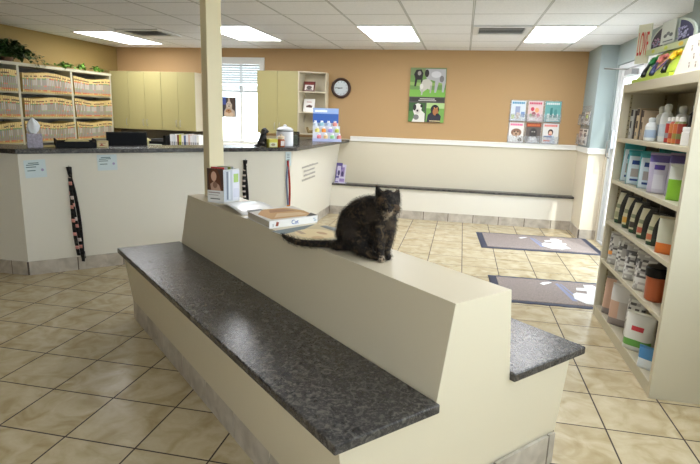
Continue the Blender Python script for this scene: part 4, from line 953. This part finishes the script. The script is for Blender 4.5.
MB().lathe(q, [(.055,0),(.062,.008),(.066,.14),(.064,.15)], K((176,88,48),.3), 20).build('jar', None, o); MB().lathe(q+V((0,0,.15)), [(.072,0),(.074,.05),(.066,.058)], BLACK, 20).build('lid', None, o)
# row one
def pinkb(t, s):
    if s is None: return (150,140,138)
    if t < .2: return (140,130,130)
    if .3 < t < .6 and -.2 < s < .2: return (70,76,130)
    if s > 0: return (206,170,150)
    return (196,190,188)
bag('pet_food_bag', 'beige and pink bag with navy stripe on the bottom shelf, far end', 4.22, SZ[0], .165, .27, .12, pinkb, 'bags on the bottom shelf', 1.23)
bag('pet_food_bag', 'beige and white bag with navy stripe on the bottom shelf, second from the far end', 4.0, SZ[0], .165, .285, .12, lambda t, s: (216,214,214) if t > .6 else pinkb(t, s), 'bags on the bottom shelf', 1.22)
bag('pet_food_bag', 'grey brown bag on the bottom shelf, third from the far end', 3.80, SZ[0], .13, .27, .12, gw(21), 'bags on the bottom shelf', 1.26)
bag('pet_food_bag', 'dark brown bag on the bottom shelf behind the white and green one', 3.62, SZ[0], .15, .28, .10, lambda t, s: (60,50,44), 'bags on the bottom shelf', 1.36)
def wg(t, s):
    if s is None: return (220,220,216)
    if t < .3: return (206,210,206) if t < .12 else (96,160,70)
    if .55 < t < .68 and abs(s) < .5: return (206,60,70)
    return (228,228,224)
bag('pet_food_bag', 'white bag with green band and red lettering block on the bottom shelf', 3.56, SZ[0], .19, .235, .11, wg, 'bags on the bottom shelf', 1.215)
bag('pet_food_bag', 'small blue and white pouch at the near end of the bottom shelf', 3.28, SZ[0], .12, .12, .07, lambda t, s: (70,130,180) if t > .5 else (214,222,228), 'bags on the bottom shelf', 1.19)

# display on top of the shelf
dt = thing('comb_display', 'lime green display of pet grooming tools with arched header on top of the bookshelf', 'display stand', (1.27,4.0,BZ))
LIME = K((176,206,50),.4); LIME2 = K((196,214,90),.4)
ya, yb = 4.36, 3.62
MB().prism([(1.17,ya,BZ+.001),(1.17,yb,BZ+.001),(1.36,yb,BZ+.001),(1.36,ya,BZ+.001)], [(1.17,ya,BZ+.03),(1.17,yb,BZ+.03),(1.36,yb,BZ+.03),(1.36,ya,BZ+.03)], LIME).build('tray', None, dt)
MB().prism([(1.20,ya,BZ+.031),(1.20,yb,BZ+.031),(1.36,yb,BZ+.031),(1.36,ya,BZ+.031)], [(1.335,ya+.06,BZ+.21),(1.335,yb-.0,BZ+.21),(1.36,yb-.0,BZ+.21),(1.36,ya+.06,BZ+.21)], LIME).build('sloped_front', None, dt)
art('front_print', (1.199,ya,BZ+.031), (0,yb-ya,0), (.135,.0,.179), [('r',.02,.03,.34,.97,(196,216,96)),('r',.36,.03,.62,.97,(186,200,90)),('e',.2,.55,.12,.12,(60,110,66)),('e',.78,.75,.16,.12,(232,190,60)),('r',.68,.05,.98,.5,(190,214,70)),('r',.38,.3,.56,.8,(214,160,130)),('p',[(.4,.1),(.46,.1),(.52,.6),(.46,.6)],(60,70,130))], dt, .0006)
# header: arched card
hx = 1.325; n_ = 14; O = V((hx-.02,4.52,BZ+.212)); hb = []
pts = [(0,0),(1,0),(1,.36)] + [(.5+.5*math.cos(a), .36+.64*math.sin(a)) for a in [math.pi*k/n_ for k in range(1,n_)]] + [(0,.36)]
U = V((.045,-.70,0)); W = V((0,0,.20))
fr = [O+U*x_+W*y_ for x_, y_ in pts]; bk_ = [p_+V((.012,0,0)) for p_ in fr]
MB().prism(fr[::-1], bk_[::-1], K((196,206,196),.5)).build('header_card', None, dt)
MB().box((1.361,4.40,BZ+.001),(1.38,3.72,BZ+.25),LIME).build('header_support', None, dt)
def arc(x0, x1, top):
    q = [(x0,.24),(x1,.24)]; st = 6
    for k in range(st+1):
        x_ = x1+(x0-x1)*k/st; q.append((x_, min(top, .34+.60*math.sqrt(max(0,1-((x_-.5)/.47)**2)))))
    return q
dots = []
r2 = random.Random(9)
for k in range(26): dots.append(('e', r2.uniform(.10,.30), r2.uniform(.28,.55), .018, .03, (176,130,160) if k % 2 else (150,150,186)))
for k in range(40): dots.append(('e', r2.uniform(.70,.90), r2.uniform(.28,.62), .018, .03, (176,176,216) if k % 2 else (150,152,190)))
art('header_print', O-V((.0005,0,0)), U, W, [('p',arc(.04,.33,1),(56,48,62)),('p',arc(.67,.96,1),(70,70,104))]+dots+[('r',.34,.24,.66,.98,(206,212,206)),('e',.44,.5,.04,.06,(90,96,96)),('e',.5,.56,.04,.06,(110,116,116)),('e',.57,.5,.04,.06,(90,96,96)),('r',.4,.3,.62,.34,(100,110,110)),('r',0,0,1,.2,(196,208,160)),('e',.2,.1,.04,.06,(210,216,80)),('e',.5,.1,.04,.06,(200,214,60)),('e',.82,.1,.05,.07,(226,196,60))], dt, .0003)
# left wing card with red letters
wing = V((1.305,4.52,BZ+.165)); wu = V((-.06,.10,0))
MB().obox(wing+wu/2+V((0,0,.14)), wu/2, V((.004,.0024,0)), V((0,0,.14)), K((222,222,200),.5)).build('side_card', None, dt)
text('side_card_letters', 'LOVE', wing+wu*.92+V((-.006,-.004,.06)), -wu, (0,0,1), .040, K((206,70,60)), dt, tall=6)
# tools hanging on the display: each one
for k, (f, hc, c2, nm) in enumerate(((.27,(24,24,28),(60,140,80),'black and green'),(.50,(60,66,110),(206,120,110),'navy and pink'),(.80,(24,24,26),(236,190,50),'black and yellow'))):
    y_ = ya+(yb-ya)*f; t = thing('grooming_tool', '%s handled pet grooming tool on the lime green display' % nm, 'pet brush', (1.20,y_,BZ+.04), 'grooming tools on the display')
    b = MB(); b.tube([(1.188,y_+.01,BZ+.045),(1.208,y_+.045,BZ+.08),(1.24,y_+.085,BZ+.125)], [.017,.014,.009], K(hc,.3), 8); b.build('handle', None, t)
    b = MB(); b.tube([(1.24,y_+.085,BZ+.125),(1.28,y_+.12,BZ+.165)], [.012,.022], K(c2,.35), 8); b.tube([(1.275,y_+.17,BZ+.165),(1.284,y_+.06,BZ+.172)], .012, K(c2,.35), 8); b.build('head', None, t)
# white paw print box and another behind
o = thing('paw_print_box', 'white box with small paw prints on top of the shelf unit', 'box', (1.27,3.4,BZ))
MB().prism([(1.18,3.58,BZ+.001),(1.18,3.12,BZ+.001),(1.42,3.12,BZ+.001),(1.42,3.58,BZ+.001)], [(1.18,3.42,BZ+.2),(1.18,3.12,BZ+.2),(1.42,3.12,BZ+.2),(1.42,3.42,BZ+.2)], K((226,224,214),.5)).build('box', None, o)
paws = []
for (a, c) in ((.16,.2),(.34,.42),(.2,.66),(.5,.18),(.5,.74),(.68,.45),(.82,.75),(.82,.2)):
    paws.append(('e',a,c,.028,.05,(150,130,116)))
    for q in (-.03,0,.03): paws.append(('e',a+q,c+.085,.011,.022,(150,130,116)))
art('paw_prints', (1.1795,3.40,BZ+.002), (0,-.27,0), (0,0,.19), paws, o, .0002)
o = thing('paw_print_box', 'upper white box with a grey paw print stacked behind the lower one', 'box', (1.36,3.40,BZ+.2))
bx('box', (1.28,3.40,BZ+.2005), (1.42,3.14,BZ+.28), K((206,212,200),.5), o); art('paw_print', (1.2795,3.39,BZ+.205), (0,-.2,0), (0,0,.08), [('e',.4,.4,.1,.16,(110,110,120)),('e',.28,.66,.04,.08,(110,110,120)),('e',.4,.74,.04,.08,(110,110,120)),('e',.52,.66,.04,.08,(110,110,120))], o, .0002)

# ---------------------------------------------------------------- file shelving with folders
FX0, FX1 = -5.548, -5.29; UPR = [3.93, 4.84, 5.76, 6.68, 7.52]; LV = [.12,.43,.735,1.04,1.345,1.65]; FT = 1.955
fs_ = thing('file_shelving', 'long white open shelving for patient files along the left wall', 'shelf', (-5.42,5.7,0))
bays = [(4.84,5.76),(5.76,6.68),(6.68,7.52)]
for y_ in UPR[1:]: bx('upright', (FX0,y_-.018,0), (FX1,y_+.018,FT), FILEW, fs_)
for (a, c) in bays:
    for z_ in LV[2:]: bx('shelf', (FX0,a+.018,z_-.02), (FX1-.005,c-.018,z_), FILEW, fs_)
bx('top_board', (FX0,4.82,FT), (FX1+.01,7.54,FT+.035), FILEW, fs_)
bx('back_panel', (FX0,4.86,.70), (FX0+.006,7.50,FT), K((110,106,100)), fs_)
CRM=(196,168,104); CR2=(208,182,118); GY=(146,140,130); WT=(176,168,156)
def folder(v):
    r2 = random.Random(v); b = MB(); h = .238; w_ = .026; D = .235
    tabs = [(180,56,40),(206,100,60),(96,140,90),(60,60,66),(190,80,60),(150,60,70)]
    segs = [(0,.07,CRM),(.07,.14,r2.choice([(200,100,66),(190,130,80),CRM])),(.14,.30,GY),(.30,.36,r2.choice([GY,(140,160,120),(206,120,100)])),(.36,.66,r2.choice([GY,WT,WT])),(.66,.72,r2.choice(tabs+[WT])),(.72,.80,CR2),(.80,.86,r2.choice([(40,38,40),(120,50,40),CR2])),(.86,1,CR2)]
    for a, c, col in segs: b.add([(D/2,-w_/2,h*a),(D/2,w_/2,h*a),(D/2,w_/2,h*c),(D/2,-w_/2,h*c)], [(0,1,2,3)], K(col,.7))
    b.add([(-D/2,-w_/2,0),(D/2,-w_/2,0),(D/2,w_/2,0),(-D/2,w_/2,0),(-D/2,-w_/2,h),(D/2,-w_/2,h),(D/2,w_/2,h),(-D/2,w_/2,h)], [(0,3,2,1),(4,5,6,7),(0,1,5,4),(2,3,7,6),(3,0,4,7)], K(CRM,.7))
    return b.build('patient_folder', None, None, loc=(0,0,0))
protos = [folder(v) for v in range(9)]
rw = {1.65:'top row', 1.345:'second row', 1.04:'third row'}; bw = ['left-hand bay','middle bay','right-hand bay']
used = set(); cnt = 0; rf = random.Random(11)
for bi, (a, c) in enumerate(bays):
    for z_ in (1.65,1.345,1.04):
        n_ = 29 if bi < 2 else 27; y0 = a+.036; st = (c-a-.075)/n_; ph = rf.uniform(0,6)
        for k in range(n_):
            v = rf.randrange(9); p_ = protos[v]
            if v in used: q = p_.copy(); C.objects.link(q)
            else: q = p_; used.add(v)
            s_ = 1.02+.07*math.sin(k*.21+ph)-.05*(k/n_)+rf.uniform(-.012,.012)
            lean = (.02,.06,.10)[bi]*math.sin(k*.14+ph)
            q.location = (-5.395+.008*math.sin(k*.3), y0+st*(k+.5), z_+.001+abs(math.sin(lean))*.014); q.scale = (1, min(1, st/.0262)*.93, s_); q.rotation_euler = (lean,0,0)
            tag(q, 'manila patient folder with coloured tabs filed in the %s of the %s' % (rw[z_], bw[bi]), 'folder', 'patient folders, %s, %s' % (rw[z_], bw[bi])); cnt += 1
for p_ in [p for i, p in enumerate(protos) if i not in used]: bpy.data.objects.remove(p_)

# ---------------------------------------------------------------- plants on the shelving
LEAF = M('leaf_dark', (52,80,34), .45, noise=.35, nscale=18); LEAF2 = M('leaf_light', (96,140,48), .45, noise=.3, nscale=18)
STEM = K((70,84,40))
def leafmesh(b, p_, d, s, m):
    d = V(d).normalized(); sd = d.cross(V((0,0,1)));
    if sd.length < .1: sd = V((1,0,0))
    sd.normalize(); up = sd.cross(d)
    P_ = [p_, p_+d*s*.3+sd*s*.32+up*s*.05, p_+d*s*.65+sd*s*.24, p_+d*s-up*s*.12, p_+d*s*.65-sd*s*.24, p_+d*s*.3-sd*s*.32+up*s*.05, p_+d*s*.45+up*s*.04]
    b.add(P_, [(0,1,6),(1,2,6),(2,3,6),(3,4,6),(4,5,6),(5,0,6)], m, True)
def plant(label, y, n_, R_, hgt, m, trail, seed, s=.06, name='potted_plant', spread=1.0, pot=True, x=-5.41, poth=.09):
    r2 = random.Random(seed); zt = FT+.036
    t = thing(name, label, 'plant', (x,y,zt))
    if pot: MB().lathe((x,y,zt), [(.05,0),(.07,poth),(.075,poth+.005),(.066,poth+.005)], K((120,84,60)), 16).build('pot', None, t)
    b = MB(); sb = MB(); zb = zt+(poth if pot else .03)
    for k in range(n_):
        a = r2.uniform(0,6.28); e_ = r2.uniform(.1,1.35); rr_ = R_*r2.uniform(.45,1); dv = V((math.cos(a)*math.cos(e_)*.8, math.sin(a)*math.cos(e_)*spread, math.sin(e_)*hgt/R_))
        tip = V((x,y,zb)) + dv*rr_; tip.x = max(tip.x, XL+.04)
        if k % 4 == 0: sb.tube([V((x,y,zb-.02)), V((x,y,zb))+dv*rr_*.5+V((0,0,.02)), tip], .002, STEM, 4)
        d2 = V((r2.uniform(-.3,1), r2.uniform(-1,1), r2.uniform(-.7,.3))); leafmesh(b, tip, d2, s*r2.uniform(.6,1.2), m)
    for tr_ in trail:                                     # trailing stems: list of (y,z,x)
        pts = [V((x,y,zb))] + [V(p_) for p_ in tr_]; sb.tube(pts, .0022, STEM, 4)
        for i in range(len(pts)-1):
            L_ = (pts[i+1]-pts[i]).length; q = max(2, int(L_/.022))
            for k in range(q):
                p_ = pts[i].lerp(pts[i+1], k/q) + V((r2.uniform(-.01,.02),r2.uniform(-.015,.015),r2.uniform(0,.02))); leafmesh(b, p_, V((r2.uniform(.1,1), r2.uniform(-1,1), r2.uniform(-.4,.6))), s*r2.uniform(.5,.9), m)
    b.build('foliage', m, t); sb.build('stems', STEM, t); return t
zt = FT+.04
plant('bushy dark green potted plant on the file shelving at the left edge', 5.74, 800, .27, .22, LEAF, [[(-5.33,5.95,zt+.12),(-5.28,6.05,zt+.06),(-5.265,6.09,zt-.03)],[(-5.32,5.9,zt+.1),(-5.27,6.02,zt+.0),(-5.262,6.05,zt-.07)],[(-5.33,6.0,zt+.14),(-5.28,6.12,zt+.09),(-5.27,6.18,zt+.0)],[(-5.33,6.05,zt+.10),(-5.28,6.16,zt+.04),(-5.27,6.2,zt-.02)]], 4, .07, spread=1.35, poth=.05)
plant('small light green ivy on the file shelving, nearest to the big bushy plant', 6.62, 60, .10, .045, LEAF2, [[(-5.32,6.4,zt+.01),(-5.30,6.2,zt+.01)],[(-5.31,6.75,zt+.02)]], 5, .06, 'trailing_ivy', 1.5, False, -5.33)
plant('small light green ivy in the middle of the top of the file shelving', 6.93, 40, .07, .06, LEAF2, [[(-5.30,6.85,zt+.01)]], 6, .065, 'trailing_ivy', 1.0, False, -5.33)
plant('small light green ivy at the far end of the file shelving', 7.26, 45, .09, .05, LEAF2, [[(-5.30,7.4,zt+.03),(-5.30,7.5,zt+.0)]], 8, .06, 'trailing_ivy', 1.5, False, -5.33)

# unseen eave slab, added outside to keep sun out of the near window
struct(MB().box((1.95, -3.4, 2.42), (2.65, 4.4, 2.5), RW).build('sun_blocking_eave', loc=(0,0,0)))
# ---------------------------------------------------------------- light, camera
sun = bpy.data.objects.new('sun', bpy.data.lights.new('sun', 'SUN')); C.objects.link(sun); sun.data.energy = 3.6; sun.data.angle = .02; sun.data.color = (1,.97,.92)
sun.rotation_euler = V((-.24,.62,-.74)).to_track_quat('-Z','Y').to_euler(); sun.location = (4,0,5)
wd = bpy.data.worlds.new('sky'); bpy.context.scene.world = wd; wd.use_nodes = True
bg = wd.node_tree.nodes['Background']; bg.inputs[0].default_value = (.86,.915,1.0,1); bg.inputs[1].default_value = 6.3
cam = bpy.data.objects.new('camera', bpy.data.cameras.new('camera')); C.objects.link(cam)
Rr, Ru, Rf = V((.97863842,.20305736,.03216458)), V((-.07458923,.20489410,.97593794)), V((-.19158104,.95748949,-.21566313))
m = Matrix(((Rr.x,Ru.x,-Rf.x),(Rr.y,Ru.y,-Rf.y),(Rr.z,Ru.z,-Rf.z)))
cam.matrix_world = Matrix.Translation((0,0,1.5185)) @ m.to_4x4()
cam.data.sensor_width = 36; cam.data.lens = 27.58; cam.data.clip_start = .05
sc = bpy.context.scene; sc.camera = cam
sc.view_settings.view_transform = 'Standard'; sc.view_settings.look = 'None'; sc.view_settings.exposure = 0; sc.view_settings.gamma = 1
sc.cycles.max_bounces = 8; sc.cycles.diffuse_bounces = 5; sc.cycles.sample_clamp_indirect = 8
